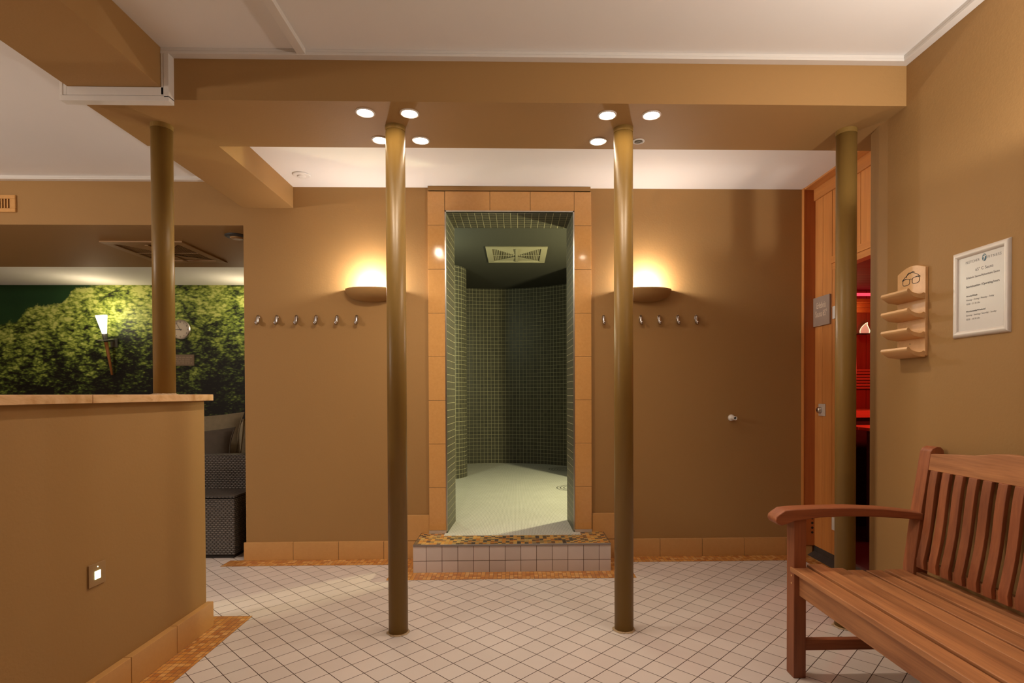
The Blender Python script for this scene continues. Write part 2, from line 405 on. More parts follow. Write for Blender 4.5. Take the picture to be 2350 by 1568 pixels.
def thing(name, label, cat, loc=(0, 0, 0), rot=(0, 0, 0), group=None):
    o = bpy.data.objects.new(name, None); o.empty_display_size = 0.05; COL.objects.link(o); o.location = loc; o.rotation_euler = rot
    o['label'] = label; o['category'] = cat
    if group: o['group'] = group
    return o
def tag(o, label, cat, group=None):
    o['label'] = label; o['category'] = cat
    if group: o['group'] = group
    return o
def struct(o, label=None, cat=None):
    o['kind'] = 'structure'
    if label: o['label'] = label
    if cat: o['category'] = cat
    return o
def copy_tree(o, parent=None):
    c = o.copy(); COL.objects.link(c)
    if parent is not None: c.parent = parent
    for ch in [x for x in o.children]: copy_tree(ch, c)
    return c
def text(name, body, size, mat, parent, loc, align='LEFT', xs=1.0, shear=0.0, extr=0.0003, bold=0.0, rot=(0, 0, 0), spacing=1.0):
    """a raised or printed line of lettering lying in its parent's x-y plane"""
    cu = bpy.data.curves.new(name, 'FONT'); cu.body = body; cu.size = size; cu.align_x = align; cu.extrude = extr; cu.offset = bold; cu.shear = shear
    cu.space_character = spacing
    cu.materials.append(mat)
    o = bpy.data.objects.new(name, cu); COL.objects.link(o); o.parent = parent; o.location = loc; o.scale = (xs, 1, 1); o.rotation_euler = rot
    return o
def light(name, typ, loc, energy, color, size=0.05, rot=(0, 0, 0), spot=None, blend=0.5, sizey=None):
    d = bpy.data.lights.new(name, typ); d.energy = energy; d.color = color
    if typ == 'AREA':
        d.size = size
        if sizey: d.shape = 'RECTANGLE'; d.size_y = sizey
    else: d.shadow_soft_size = size
    if typ == 'SPOT': d.spot_size = spot; d.spot_blend = blend
    o = bpy.data.objects.new(name, d); COL.objects.link(o); o.location = loc; o.rotation_euler = rot
    return o

# ------------------------------------------------------------------ key dimensions
YB = 3.85          # back wall face
XR = 1.718         # right wall face
ZS = 2.395         # underside of the cross beam
ZM = 2.596         # main ceiling
ZBK = 2.555        # ceiling behind the beam
XSW = 2.08         # sauna front

# ------------------------------------------------------------------ shell
struct(MB().face([(-7, -6.0, 0), (4.2, -6.0, 0), (4.2, 3.84, 0), (-7, 3.84, 0)]).face([(-7, 3.84, 0), (-1.86, 3.84, 0), (-1.86, 6.7, 0), (-7, 6.7, 0)]).build('floor', M_floor),
       'pale pinkish beige tiles laid on the diagonal with dark joints', 'floor')
struct(MB().box(-1.49, 4.2, -6.0, 2.42, ZM, ZM + .1).build('ceiling', M_ceil))
struct(MB().box(-1.53, 2.1, 2.86, YB + .01, ZBK, ZBK + .1).build('ceiling', M_ceil))
struct(MB().box(-7, -1.85, -6.0, YB, 2.612, 2.7).build('ceiling', M_ceil))
struct(MB().box(-7, -1.85, 5.0, 6.7, 2.43, 2.5).build('ceiling', M_ceil))
struct(MB().box(-1.86, 2.3, 2.4192, 2.8677, ZS, 2.66).build('ceiling_beam', M_paint), 'ochre brown cross beam carried by the steel columns, spotlights in its underside', 'beam')
struct(MB().box(-1.86, -1.522, 2.8677, YB, 2.411, 2.66).build('ceiling_beam', M_paint), 'ochre beam running from the cross beam to the back wall', 'beam')
struct(MB().box(-1.875, -1.49, -6.0, 2.4192, 2.43, 2.66).build('ceiling_beam', M_paint), 'ochre beam at the upper left, boxed round by white trunking where it meets the cross beam', 'beam')
struct(MB().box(-7, -1.86, YB, 5.11, 2.292, 2.8).build('ceiling_beam', M_paint), 'deep dropped ochre bulkhead above the lounge opening', 'bulkhead')
# back wall with the steam-room opening
DX0, DX1, DZ0, DZ1 = -0.484, 0.398, 0.177, 2.387
w = MB()
w.box(-1.86, DX0, YB, 4.19, 0, 2.66); w.box(DX1, 2.09, YB, 4.19, 0, 2.66); w.box(DX0, DX1, YB, 4.19, DZ1, 2.66); w.box(DX0, DX1, YB, 4.19, 0, 0.17)
struct(w.build('wall_back', M_paint))
struct(MB().box(-1.86, -1.75, 4.19, 6.65, 0, 2.6).build('wall_lounge_right', M_paint))
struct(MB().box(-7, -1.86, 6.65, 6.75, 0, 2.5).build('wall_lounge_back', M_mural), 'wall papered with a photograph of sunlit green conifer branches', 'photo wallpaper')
struct(MB().box(-7.1, -7, -6.0, 6.75, 0, 2.7).build('wall_left', M_paint))
struct(MB().box(-7.1, 4.2, -6.1, -6.0, 0, 2.7).build('wall_front', M_paint))
# right wall ending in a splayed corner
struct(MB().prism([(XR, -6.0), (XR, 2.603), (1.736, 2.69), (2.07, 2.72), (4.2, 2.72), (4.2, -6.0)], 2, 0, ZM).build('wall_right', M_paint))
# half-height partition
struct(MB().box(-1.79, -1.52, -2.2, 2.738, 0, 1.1068).build('wall_partition', M_paint), 'half-height ochre partition wall at the left, topped with marble', 'half wall')
cop = MB().box(-1.82, -1.49, -2.2, 1.988, 1.107, 1.1375).box(-1.82, -1.49, 1.990, 2.767, 1.107, 1.1375).build('stone_coping', M_stone, bevel=0.002)
tag(cop, 'veined beige marble slab capping the half-height wall', 'coping')

# trunking along ceiling corners
def trunk(mb, x0, x1, y0, y1, z0, z1): mb.box(x0, x1, y0, y1, z0, z1)
g1 = 2.583
t1 = MB()
t1.box(-1.49, XR, 2.3835, 2.42, 2.570, 2.582).box(-1.49, XR, 2.3850, 2.42, 2.583, ZM)
struct(t1.build('trim_1', M_trim, bevel=0.0012), 'white trunking along the top of the cross beam', 'trunking')
t2 = MB().box(XR - .036, XR, -2.2, 2.385, 2.570, 2.582).box(XR - .0345, XR, -2.2, 2.385, 2.583, ZM)
struct(t2.build('trim_2', M_trim, bevel=0.0012), 'white trunking along the right wall under the ceiling', 'trunking')
t3 = MB().box(-1.4885, -1.478, 2.3835, 2.42, 2.397, 2.57).box(-1.477, -1.455, 2.382, 2.42, 2.386, 2.57)
t3.box(-1.905, -1.455, 2.382, 2.42, 2.370, 2.392).box(-1.877, -1.478, 2.3835, 2.42, 2.3935, 2.4290)
t3.box(-1.905, -1.893, 2.382, 2.42, 2.392, 2.60).box(-1.892, -1.877, 2.3835, 2.42, 2.394, 2.60)
t3.box(-1.892, -1.4565, 2.390, 2.42, 2.386, 2.4290).box(-1.4885, -1.4565, 2.390, 2.42, 2.38, 2.57)
struct(t3.build('trim_3', M_trim, bevel=0.0012), 'white trunking boxed round the end of the upper left beam', 'trunking')
t4 = MB().box(-0.922, -0.886, -2.2, 2.385, 2.573, ZM)
struct(t4.build('trim_4', M_trim, bevel=0.0012), 'white trunking strip crossing the ceiling towards the cross beam', 'trunking')
t5 = MB().box(-7, -1.86, YB - .036, YB, 2.587, 2.598).box(-7, -1.86, YB - .033, YB, 2.599, 2.612)
struct(t5.build('trim_5', M_trim, bevel=0.0012), 'white trunking along the top of the lounge bulkhead', 'trunking')

# skirting tiles
def skirting(name, x_from, x_to, y_face, z0, z1, joints, depth=0.016, label=None):
    m = MB(); xs = [x_from] + joints + [x_to]
    for a, b in zip(xs, xs[1:]): m.box(a + .0012, b - .0012, y_face, y_face + depth, z0 + .001, z1)
    o = m.build(name, M_base, bevel=0.0015)
    g = MB().box(x_from, x_to, y_face + .003, y_face + depth, z0, z1 - .002).build('grout', M_grout_d, parent=o)
    struct(o, label, 'skirting'); return o
skirting('baseboard_back', -1.872, -0.662, 3.834, 0, 0.1225, [-1.536, -1.227, -0.918], label='ochre skirting tiles on the back wall left of the steps')
skirting('baseboard_back', 0.60, 2.07, 3.834, 0, 0.1225, [0.996, 1.292, 1.588, 1.884], label='ochre skirting tiles on the back wall right of the steps')
skirting('baseboard_back', -0.86, -0.602, 3.832, 0.1255, 0.301, [], label='upper ochre skirting tile left of the steam-room door')
skirting('baseboard_back', 0.521, 0.79, 3.832, 0.1255, 0.304, [], label='upper ochre skirting tile right of the steam-room door')
m = MB()
for a, b in ((-2.2, 0.05), (0.053, 0.353), (0.356, 0.656), (0.659, 0.959), (0.962, 1.262), (1.265, 1.565), (1.568, 1.868), (1.871, 2.166), (2.169, 2.455), (2.458, 2.748)):
    m.box(-1.52, -1.49, a, b, .001, .123)
o = m.build('baseboard_partition', M_base, bevel=0.0015); struct(o, 'ochre skirting tiles along the foot of the half-height wall', 'skirting')
MB().box(-1.52, -1.493, -2.2, 2.745, 0, .120).build('grout', M_grout_d, parent=o)
m = MB()
for k in range(14): m.box(1.704, XR, 2.575 - .3 * (k + 1) + .0015, 2.575 - .3 * k, .001, .1225)
struct(m.build('baseboard_right', M_base, bevel=0.0015), 'ochre skirting tiles along the right wall behind the bench', 'skirting')

# mosaic borders in the floor
def border(x0, x1, y0, y1, label, mat=M_mosaic):
    o = MB().box(x0, x1, y0, y1, -.001, .0012).build('floor_border', mat); struct(o, label, 'mosaic border'); return o
border(-1.962, -0.80, 3.703, 3.834, 'orange glass mosaic strip along the back wall left of the steps')
border(0.735, 2.08, 3.709, 3.834, 'orange glass mosaic strip along the back wall right of the steps')
border(-0.80, 0.735, 3.392, 3.531, 'orange glass mosaic strip in front of the white tiled step')
border(-0.80, -0.660, 3.531, 3.834, 'orange glass mosaic strip beside the left end of the step')
border(0.600, 0.735, 3.531, 3.834, 'orange glass mosaic strip beside the right end of the step')
border(-1.49, -1.357, -2.2, 2.867, 'orange glass mosaic strip along the foot of the half-height wall')
border(-1.80, -1.49, 2.748, 2.867, 'orange glass mosaic strip across the end of the half-height wall')
border(1.598, 1.704, -2.2, 2.815, 'orange glass mosaic strip along the right wall under the bench')
border(1.94, 2.08, 2.8, 3.709, 'orange glass mosaic strip at the foot of the sauna front')

# ------------------------------------------------------------------ steam-room doorway
YF = 3.822
d1 = MB()
zz = [0.197, 0.4935, 0.793, 1.092, 1.391, 1.690, 1.990, 2.290, 2.521]
for xa, xb in ((-0.603, -0.4865), (0.4005, 0.518)):
    for a, b in zip(zz, zz[1:]): d1.box(xa + .0008, xb - .0008, YF, YB, a + .001, b - .001)
for a, b in ((-0.4855, -0.178), (-0.178, 0.099), (0.099, 0.4005)): d1.box(a + .0012, b - .0012, YF, YB, 2.3895, 2.521)
door = d1.build('door_1', M_tan, bevel=0.0016)
struct(door, 'doorway of the dark tiled steam room framed in ochre tiles', 'doorway')
MB().box(-0.602, -0.4865, YF + .002, YB, .18, 2.520).box(.4005, .517, YF + .002, YB, .18, 2.520).box(-0.49, .405, YF + .002, YB, 2.389, 2.520).build('grout', M_grout_d, parent=door)
MB().box(-0.604, -0.486, YF - .002, YB, .176, .197).box(.400, .519, YF - .002, YB, .176, .197).build('sealing_joint', M_sealpale, parent=door)
MB().box(-0.600, 0.512, 3.815, YB, 2.527, 2.5535).build('head_board', M_paint, parent=door)
MB().box(-0.4865, -0.478, YF - .003, YF + .02, .19, 2.3895).box(.392, .4005, YF - .003, YF + .02, .19, 2.3895).box(-0.4865, .4005, YF - .003, YF + .02, 2.381, 2.3895).build('edge_trim', M_metal, parent=door)
rv = MB()
rv.face([(-0.4775, YF + .01, .177), (-0.462, 4.19, .177), (-0.462, 4.19, 2.383), (-0.4775, YF + .01, 2.383)], [(0, .177), (.37, .177), (.37, 2.383), (0, 2.383)])
rv.face([(0.3915, YF + .01, .177), (0.380, 4.19, .177), (0.380, 4.19, 2.383), (0.3915, YF + .01, 2.383)], [(0, .177), (.37, .177), (.37, 2.383), (0, 2.383)])
rv.face([(-0.478, YF + .01, 2.381), (0.392, YF + .01, 2.381), (0.381, 4.19, 2.381), (-0.463, 4.19, 2.381)])
rv.build('reveal_tiles', M_steamtile, parent=door, fix=False)

# steam room
cyl = [(-.88 + .30 * math.cos(a), 6.50 + .30 * math.sin(a)) for a in [math.radians(q) for q in range(-100, 66, 6)]]
left_pts = [(-1.45, 4.185), (-1.45, 6.20)] + cyl + [(-1.45, 6.90)]
arc = [(-.30 + 1.47 * math.sin(a), 6.22 + 1.47 * math.cos(a)) for a in [math.radians(q) for q in range(-78, 61, 3)]]
right_pts = arc + [(.90, 6.72), (.81, 6.48), (.76, 6.24), (.79, 6.02), (.92, 5.82), (1.15, 5.70), (1.65, 5.66), (1.65, 4.185)]
inner = MB().wallstrip([(-1.45, 4.19), (-0.462, 4.19)], .178, 2.59).wallstrip([(0.38, 4.19), (1.66, 4.19)], .178, 2.59)
inner.face([(-0.462, 4.191, 2.381), (.38, 4.191, 2.381), (.38, 4.191, 2.59), (-0.462, 4.191, 2.59)])
struct(MB().wallstrip(left_pts, .178, 2.59).build('wall_steam_left', M_steamtile, fix=False), 'dark tiled steam-room wall that bulges out at the left', 'tiled wall')
struct(MB().wallstrip(right_pts, .178, 2.59).build('wall_steam_back', M_steamtile, fix=False), 'curved dark mosaic wall at the back of the steam room', 'tiled wall')
struct(inner.build('wall_steam_front', M_steamtile, fix=False))
struct(MB().box(-1.5, 1.7, 4.19, 7.8, 2.585, 2.66).build('ceiling_steam', M_steamceil))
fl = MB()
fl.box(-1.5, 1.7, 4.19, 7.8, .12, .178).box(DX0, DX1, 3.83, 4.19, .12, .178).box(-0.495, 0.434, 3.753, 3.833, .12, .1783)
struct(fl.build('floor_steam', M_penny), 'small white mosaic with dark dots inside the steam room', 'floor')
dr = MB()
for cxx, cyy in ((0.60, 7.02), (0.60, 5.62)):
    for r_ in (.05, .085, .12, .155, .19):
        for r0, r1 in ((r_, r_ + .008),):
            n = 40; i = len(dr.v)
            for q in range(n):
                a = 2 * PI * q / n
                dr.v += [Vector((cxx + r0 * math.cos(a), cyy + r0 * math.sin(a), .1788)), Vector((cxx + r1 * math.cos(a), cyy + r1 * math.sin(a), .1788))]
            for q in range(n):
                a, b = i + 2 * q, i + 2 * ((q + 1) % n); dr.f.append((a, a + 1, b + 1, b))
    if cyy > 6: far_v, far_f = len(dr.v), len(dr.f)
ring_far = MB(); ring_far.v = dr.v[:far_v]; ring_far.f = dr.f[:far_f]
ring_near = MB(); ring_near.v = dr.v[far_v:]; ring_near.f = [tuple(q - far_v for q in f_) for f_ in dr.f[far_f:]]
tag(ring_far.build('floor_drain', M_dark), 'floor drain of dark concentric rings by the curved steam-room wall', 'drain', 'drains in the steam-room floor')
tag(ring_near.build('floor_drain', M_dark), 'floor drain of dark concentric rings nearer the steam-room doorway', 'drain', 'drains in the steam-room floor')

# the step in front of the steam room
st = thing('tiled_step', 'white tiled step with a colourful glass mosaic top in front of the dark doorway', 'step', (-0.03, 3.531, 0))
MB().box(-0.661, 0.600, 3.533, 3.833, 0, .1735).build('riser', M_riser, parent=st)
tr = MB().box(-0.655, -0.4955, 3.534, 3.833, .1735, .1772).box(0.4345, 0.594, 3.534, 3.833, .1735, .1772).box(-0.4955, 0.4345, 3.534, 3.7525, .1735, .1772)
tr.build('tread_mosaic', M_stepmos, parent=st)
MB().box(-0.661, 0.600, 3.5285, 3.5365, .1665, .1785).box(-0.661, -0.6545, 3.53, 3.833, .170, .1785).box(0.5935, 0.600, 3.53, 3.833, .170, .1785).build('edge_trim', M_steel_dark, parent=st, bevel=0.002)

# ------------------------------------------------------------------ ventilation diffusers
def louver(name, label, x0, x1, y0, y1, z, mat, dark, group=None):
    cx, cyy = (x0 + x1) / 2, (y0 + y1) / 2; hx, hy = (x1 - x0) / 2, (y1 - y0) / 2
    r = thing(name, label, 'vent', (cx, cyy, z), group=group)
    def L(px, py, dz): return (cx + px * hx, cyy + py * hy, z + dz)
    f = MB()
    for (a, b, c, d) in ((-1, 1, -1, -.80), (-1, 1, .80, 1), (-1, -.80, -.80, .80), (.80, 1, -.80, .80)):
        f.box(cx + a * hx, cx + b * hx, cyy + c * hy, cyy + d * hy, z - .012, z)
    f.build('frame', mat, parent=r, bevel=0.002)
    MB().box(cx - .8 * hx, cx + .8 * hx, cyy - .8 * hy, cyy + .8 * hy, z - .002, z).build('back_plate', dark, parent=r)
    for k in range(4):
        m = MB(); N = 13
        for q in range(1, N + 1):
            d0 = q / (N + .5) * .78; hw = d0 * .98
            a = k * PI / 2; ca, sa = round(math.cos(a)), round(math.sin(a))
            def T(u, v, dz): return L(u * ca - v * sa, u * sa + v * ca, dz)
            zt = -.004 - .010 * (1 - q / N); t_ = .021
            if k % 2 == 0:
                pts = [(d0 - t_, -hw + t_), (d0 + t_ * .1, -hw), (d0 + t_ * .1, hw), (d0 - t_, hw - t_)]
                i = len(m.v); m.v += [Vector(T(u_, v_, zt)) for u_, v_ in pts] + [Vector(T(u_, v_, zt + .003)) for u_, v_ in pts]
                m.f += [tuple(i + e for e in q_) for q_ in ((0, 1, 2, 3), (7, 6, 5, 4), (0, 4, 5, 1), (1, 5, 6, 2), (2, 6, 7, 3), (3, 7, 4, 0))]
        if k % 2 == 1:
            m.face([T(.04, 0, -.016), T(.79, -.78, -.004), T(.79, .78, -.004)])
            m.face([T(.04, 0, -.0145), T(.79, .78, -.0025), T(.79, -.78, -.0025)])
        m.build('louver_panel', mat, parent=r)
    cross = MB().box(cx - .012, cx + .012, cyy - .8 * hy, cyy + .8 * hy, z - .019, z - .014).box(cx - .8 * hx, cx + .8 * hx, cyy - .004, cyy + .004, z - .012, z - .009)
    cross.build('cross_bar', mat, parent=r)
    return r
louver('ceiling_vent', 'cream square louvred vent on the dark steam-room ceiling', -.300, .312, 5.47, 6.12, 2.585, M_beigemetal, M_ventdark)
louver('ceiling_vent', 'brown painted square vent under the lounge bulkhead', -3.118, -2.505, 4.24, 4.90, 2.292, M_brownvent, plain('brown_vent_inner', (0.10, 0.05, 0.02, 1), 0.8))
wv = thing('wall_vent', 'small ochre slotted vent on the bulkhead at the left edge', 'vent', (-3.50, YB, 2.43))
f = MB(); f.box(-3.64, -3.373, YB - .014, YB, 2.373, 2.398).box(-3.64, -3.373, YB - .014, YB, 2.462, 2.487).box(-3.64, -3.612, YB - .014, YB, 2.398, 2.462).box(-3.401, -3.373, YB - .014, YB, 2.398, 2.462)
f.build('frame', M_tan, parent=wv, bevel=0.002)
MB().box(-3.612, -3.401, YB - .002, YB, 2.398, 2.462).build('back_plate', M_dark, parent=wv)
for k in range(11): MB().box(-3.605 + k * .0195, -3.597 + k * .0195, YB - .012, YB - .001, 2.399, 2.461).build('slat', M_tan, parent=wv)

# round ceiling devices
o = thing('ceiling_sensor', 'white round sensor on the bright ceiling near the left corner', 'sensor', (-1.382, 3.635, ZBK))
MB().lathe([(.055, 0), (.055, -.005), (.046, -.010)], (-1.382, 3.635, ZBK), seg=36).build('body', M_white_plastic, parent=o, smooth=False, bevel=0.001)
MB().lathe([(.028, -.009), (.024, -.016), (.010, -.019)], (-1.382, 3.635, ZBK), seg=28).build('lens', M_white_plastic, parent=o)
o = thing('smoke_detector', 'dark round detector under the bulkhead beside the wall corner', 'smoke detector', (-2.03, 4.10, 2.292))
MB().lathe([(.078, 0), (.078, -.008), (.066, -.014)], (-2.03, 4.10, 2.292), seg=36).build('body', M_tar, parent=o)
MB().lathe([(.045, -.013), (.040, -.022), (.02, -.024)], (-2.03, 4.10, 2.292), seg=28).build('cap', M_brownvent, parent=o)

# spotlights round the two middle columns
WARM = (1.0, 0.84, 0.66)
def spot(x, y, label, on=True, power=25):
    r = thing('spotlight', label, 'spotlight', (x, y, ZS), group='recessed spotlights in the beam')
    R_ = .037 if on else .024
    MB().lathe([(R_ + .006, 0), (R_ + .006, -.003), (R_, -.005), (R_ - .004, -.002), (R_ - .004, 0)], (x, y, ZS), seg=32, cap=False).build('ring', M_white_plastic if not on else M_silver, parent=r, smooth=False)
    if on:
        MB().lathe([(R_ - .004, -.0015), (R_ - .005, -.003), (.004, -.0035)], (x, y, ZS), seg=28).build('lamp', M_bulb, parent=r)
        xc = -0.5675 if x < 0 else 0.513
        away = Vector((x - xc, y - 2.65, 0)).normalized() * math.sin(math.radians(34)) + Vector((0, 0, -math.cos(math.radians(34))))
        l = light('spotlight_beam', 'SPOT', (x, y, ZS - .03), power, WARM, .03, (0, 0, 0), math.radians(125), 1.0)
        l.rotation_euler = away.to_track_quat('-Z', 'Y').to_euler()
    else:
        MB().lathe([(R_ - .004, -.001), (.012, -.006), (.006, -.004)], (x, y, ZS), seg=24).build('socket', M_ventdark, parent=r)
for x, y, lab in ((-0.671, 2.513, 'brightest lit spotlight, in front of the left middle column and left of it'), (-0.475, 2.517, 'lit spotlight in front of the left middle column, on its right'),
                  (-0.669, 2.781, 'lit spotlight behind the left middle column, half hidden by it'), (-0.469, 2.782, 'lit spotlight behind the left middle column, on its right'),
                  (0.415, 2.518, 'lit spotlight in front of the right middle column, on its left'), (0.615, 2.515, 'lit spotlight in front of the right middle column, on its right'),
                  (0.410, 2.778, 'lit spotlight behind the right middle column, on its left')):
    spot(x, y, lab)
spot(0.613, 2.775, 'unlit spotlight with a white ring behind the right middle column', on=False)

# ------------------------------------------------------------------ columns
def column(x, y, z0, z1, label, octo=False):
    r = thing('steel_column', label, 'column', (x, y, z0), group='round painted steel columns')
    MB().lathe([(.0452, z0), (.0452, z1)], (x, y, 0), seg=64).build('shaft', M_col, parent=r, smooth=False)
    o = r.children[0]
    for p in o.data.polygons: p.use_smooth = len(p.vertices) == 4
    prof = []
    m = MB(); n = 40; i0 = 0
    rr = [.052 + random.uniform(-.003, .007) for _ in range(n)]
    for q in range(n):
        a = 2 * PI * q / n; m.v += [Vector((x + .044 * math.cos(a), y + .044 * math.sin(a), z0 + .006)), Vector((x + rr[q] * math.cos(a), y + rr[q] * math.sin(a), z0 + .0012))]
    for q in range(n):
        a, b = 2 * q, 2 * ((q + 1) % n); m.f.append((a, a + 1, b + 1, b))
    m.build('sealant_ring', M_sealant, parent=r)
    MB().lathe([(.0468, z1 - .022), (.0468, z1)], (x, y, 0), seg=48).build('top_collar', M_col, parent=r, smooth=False)
    return r
column(-0.5675, 2.65, 0, ZS, 'ochre steel column standing on the floor left of the tiled step')
column(0.513, 2.65, 0, ZS, 'ochre steel column standing on the floor right of the tiled step')
column(1.590, 2.65, 0, ZS, 'ochre steel column between the sauna front and the right wall')
column(-1.653, 2.65, 1.1375, ZS, 'ochre steel column standing on the marble-topped half wall')

# ------------------------------------------------------------------ wall lamps
def sconce(cx, label):
    r = thing('wall_sconce', label, 'wall lamp', (cx, YB, 1.84), group='half-bowl uplighters on the back wall')
    a_, b_, c_ = .178, .125, .082; m = MB(); NU, NV = 36, 10
    for j in range(NV + 1):
        th = PI / 2 * j / NV
        for k in range(NU + 1):
            ph = PI * k / NU
            m.v.append(Vector((cx - a_ * math.cos(ph) * math.cos(th) ** .8, YB - .001 - b_ * math.sin(ph) * math.cos(th) ** .9, 1.853 - c_ * math.sin(th))))
    for j in range(NV):
        for k in range(NU):
            q = j * (NU + 1) + k; m.f.append((q, q + 1, q + NU + 2, q + NU + 1))
    m.build('bowl', M_paint, parent=r, smooth=True, solid=0.004)
    MB().tube([(cx - .055, 3.80, 1.842), (cx + .055, 3.80, 1.842)], .008, 12).build('lamp_tube', M_scbulb, parent=r)
    MB().box(cx - .06, cx + .06, YB - .022, YB, 1.80, 1.85).build('bracket', M_white_plastic, parent=r)
    light('sconce_light', 'POINT', (cx, 3.762, 1.885), 15.0, (1.0, 0.93, 0.86), .025)
sconce(-0.990, 'brown half-bowl uplighter behind the left middle column')
sconce(0.897, 'brown half-bowl uplighter behind the right middle column')

# ------------------------------------------------------------------ coat hooks
def hook_proto(x, z):
    r = thing('coat_hook', '', 'hook', (x, YB, z), group='chrome coat hooks on the back wall')
    m = MB(); m.prism([(x + .0115 * math.cos(a) * 1.0, z + .012 + .024 * math.sin(a)) for a in [2 * PI * k / 20 for k in range(20)]], 1, YB - .006, YB)
    m.build('plate', M_chrome, parent=r, bevel=0.0015)
    pth = [(x, YB - .006, z + .030), (x, YB - .012, z + .014), (x, YB - .014, z - .006), (x, YB - .019, z - .022), (x, YB - .028, z - .028), (x, YB - .036, z - .022), (x, YB - .038, z - .012)]
    MB().tube(pth, [.008, .0105, .0115, .0115, .0105, .0100, .0095], 12).build('prong', M_chrome, parent=r, smooth=True)
    return r
names_l = ['leftmost chrome hook, next to the wall corner', 'second chrome hook from the wall corner left of the doorway', 'third chrome hook from the wall corner left of the doorway',
           'fourth chrome hook from the wall corner left of the doorway', 'fifth chrome hook from the wall corner, left of the sconce bowl', 'sixth chrome hook, under the left sconce bowl and nearest the doorway side']
names_r = ['single chrome hook between the tiled doorway frame and the right middle column', 'first chrome hook right of the right middle column', 'second chrome hook right of the right middle column',
           'third chrome hook right of the right middle column', 'rightmost chrome hook on the back wall']
hx = [-1.764, -1.637, -1.504, -1.371, -1.229, -1.095, 0.605, 0.864, 0.992, 1.123, 1.251]
ph = hook_proto(hx[0], 1.646)
for k, (x, lab) in enumerate(zip(hx, names_l + names_r)):
    o = ph if k == 0 else copy_tree(ph)
    o.location = (x, YB, 1.646); o['label'] = lab

# pipe stub
o = thing('pipe_outlet', 'short open white pipe with a round rosette on the back wall', 'pipe', (1.50, YB, .963))
MB().lathe([(.024, 0), (.022, .012), (.012, .02)], (1.50, YB, .963), (0, -1, 0), 28).build('rosette', M_white_plastic, parent=o, smooth=True)
MB().lathe([(.0115, .018), (.0115, .062), (.0135, .064), (.0135, .075), (.009, .075), (.009, .03)], (1.50, YB, .963), (0, -1, 0), 24, cap=False).build('spout', M_white_plastic, parent=o)
MB().lathe([(.009, .05), (.009, .051)], (1.50, YB, .963), (0, -1, 0), 20).build('bore', M_dark, parent=o)

# night light on the partition
o = thing('night_light', 'square switch plate with a glowing green-white window on the half wall', 'light switch', (-1.52, 2.032, .49))
MB().box(-1.52, -1.514, 1.992, 2.072, .450, .530).build('plate', paint('painted_switch_plate', (0.33, 0.20, 0.09, 1), .4, .05), parent=o, bevel=0.001)
MB().box(-1.515, -1.5125, 2.019, 2.046, .474, .502).build('glow_window', M_green, parent=o)
MB().lathe([(.0016, 0), (.0016, .001)], (-1.5135, 2.033, .517), (1, 0, 0), 10).build('pilot_lamp', M_green, parent=o)

# ------------------------------------------------------------------ sauna front
sw = MB()
zt = ZBK
# jamb at far end, planks, header
plk = [3.835, 3.733, 3.622]
for a, b in zip(plk, plk[1:]): sw.box(XSW, XSW + .02, b + .0018, a - .0018, .068, zt)
sw.box(XSW + .001, XSW + .02, 3.590, 3.6205, .068, 1.985)
pl2 = [3.620, 3.516, 3.418, 3.320, 3.222, 3.124, 3.026, 2.928, 2.83, 2.73]
for a, b in zip(pl2, pl2[1:]): sw.box(XSW, XSW + .02, b + .0018, a - .0018, 2.02, zt)
front = sw.build('wall_sauna', M_swz, bevel=0.002)
struct(front, 'sauna front of upright golden wood boards', 'wood wall')
MB().box(XSW + .012, XSW + .03, 3.59, 3.84, .068, zt).box(XSW + .012, XSW + .03, 2.72, 3.60, 1.99, zt).build('backing_board', M_doorred, parent=front)
jb = MB().box(2.002, XSW, 3.826, 3.85, .068, zt).build('corner_board', M_sjamb, parent=front, bevel=0.0015)
MB().box(1.996, 2.002, 3.822, 3.85, .068, zt).build('edge_strip', M_swz, parent=front)
MB().box(2.0, XSW, 2.73, 3.826, zt - .012, zt).box(XSW - .012, XSW, 2.73, 3.826, zt - .09, zt - .012).build('top_rail', M_swy, parent=front)
MB().box(XSW - .010, XSW, 2.73, 3.62, 1.985, 2.03).box(XSW, XSW + .06, 2.73, 3.62, 1.945, 1.985).build('door_header', M_swy, parent=front)
hb = MB()
for k in range(6):
    hb.lathe([(.0085, 0), (.0085, .0008)], (2.063, 3.8258, .16 + .033 * k), (0, -1, 0), 20)
hb.build('air_holes', M_dark, parent=front)
MB().box(XSW + .003, XSW + .03, 2.73, 3.84, 0, .068).build('kick_strip', M_tar, parent=front)
MB().prism([(XSW - .05, 0.0), (XSW + .004, 0.0), (XSW + .004, .03)], 1, 2.8, 3.834).build('sealing_fillet', M_tar, parent=front)
dr_ = thing('sauna_door', 'open glazed sauna door frame beside the golden boards', 'door', (XSW, 3.59, 0)); dr_['kind'] = 'structure'; dr_.name = 'door_2'
MB().box(XSW + .02, XSW + .05, 3.565, 3.590, .068, 1.945).box(XSW + .02, XSW + .05, 2.73, 2.765, .068, 1.945).build('door_frame', M_doorred, parent=dr_)
for z_ in (1.618, .236):
    MB().box(XSW - .012, XSW + .03, 3.552, 3.597, z_, z_ + .082).build('hinge', M_white_plastic, parent=dr_, bevel=0.002)

# wall plaque
o = thing('sauna_plaque', 'slate grey square plaque lettered in cream on the sauna boards', 'sign', (XSW, 3.74, 1.70), (PI / 2, 0, -PI / 2))
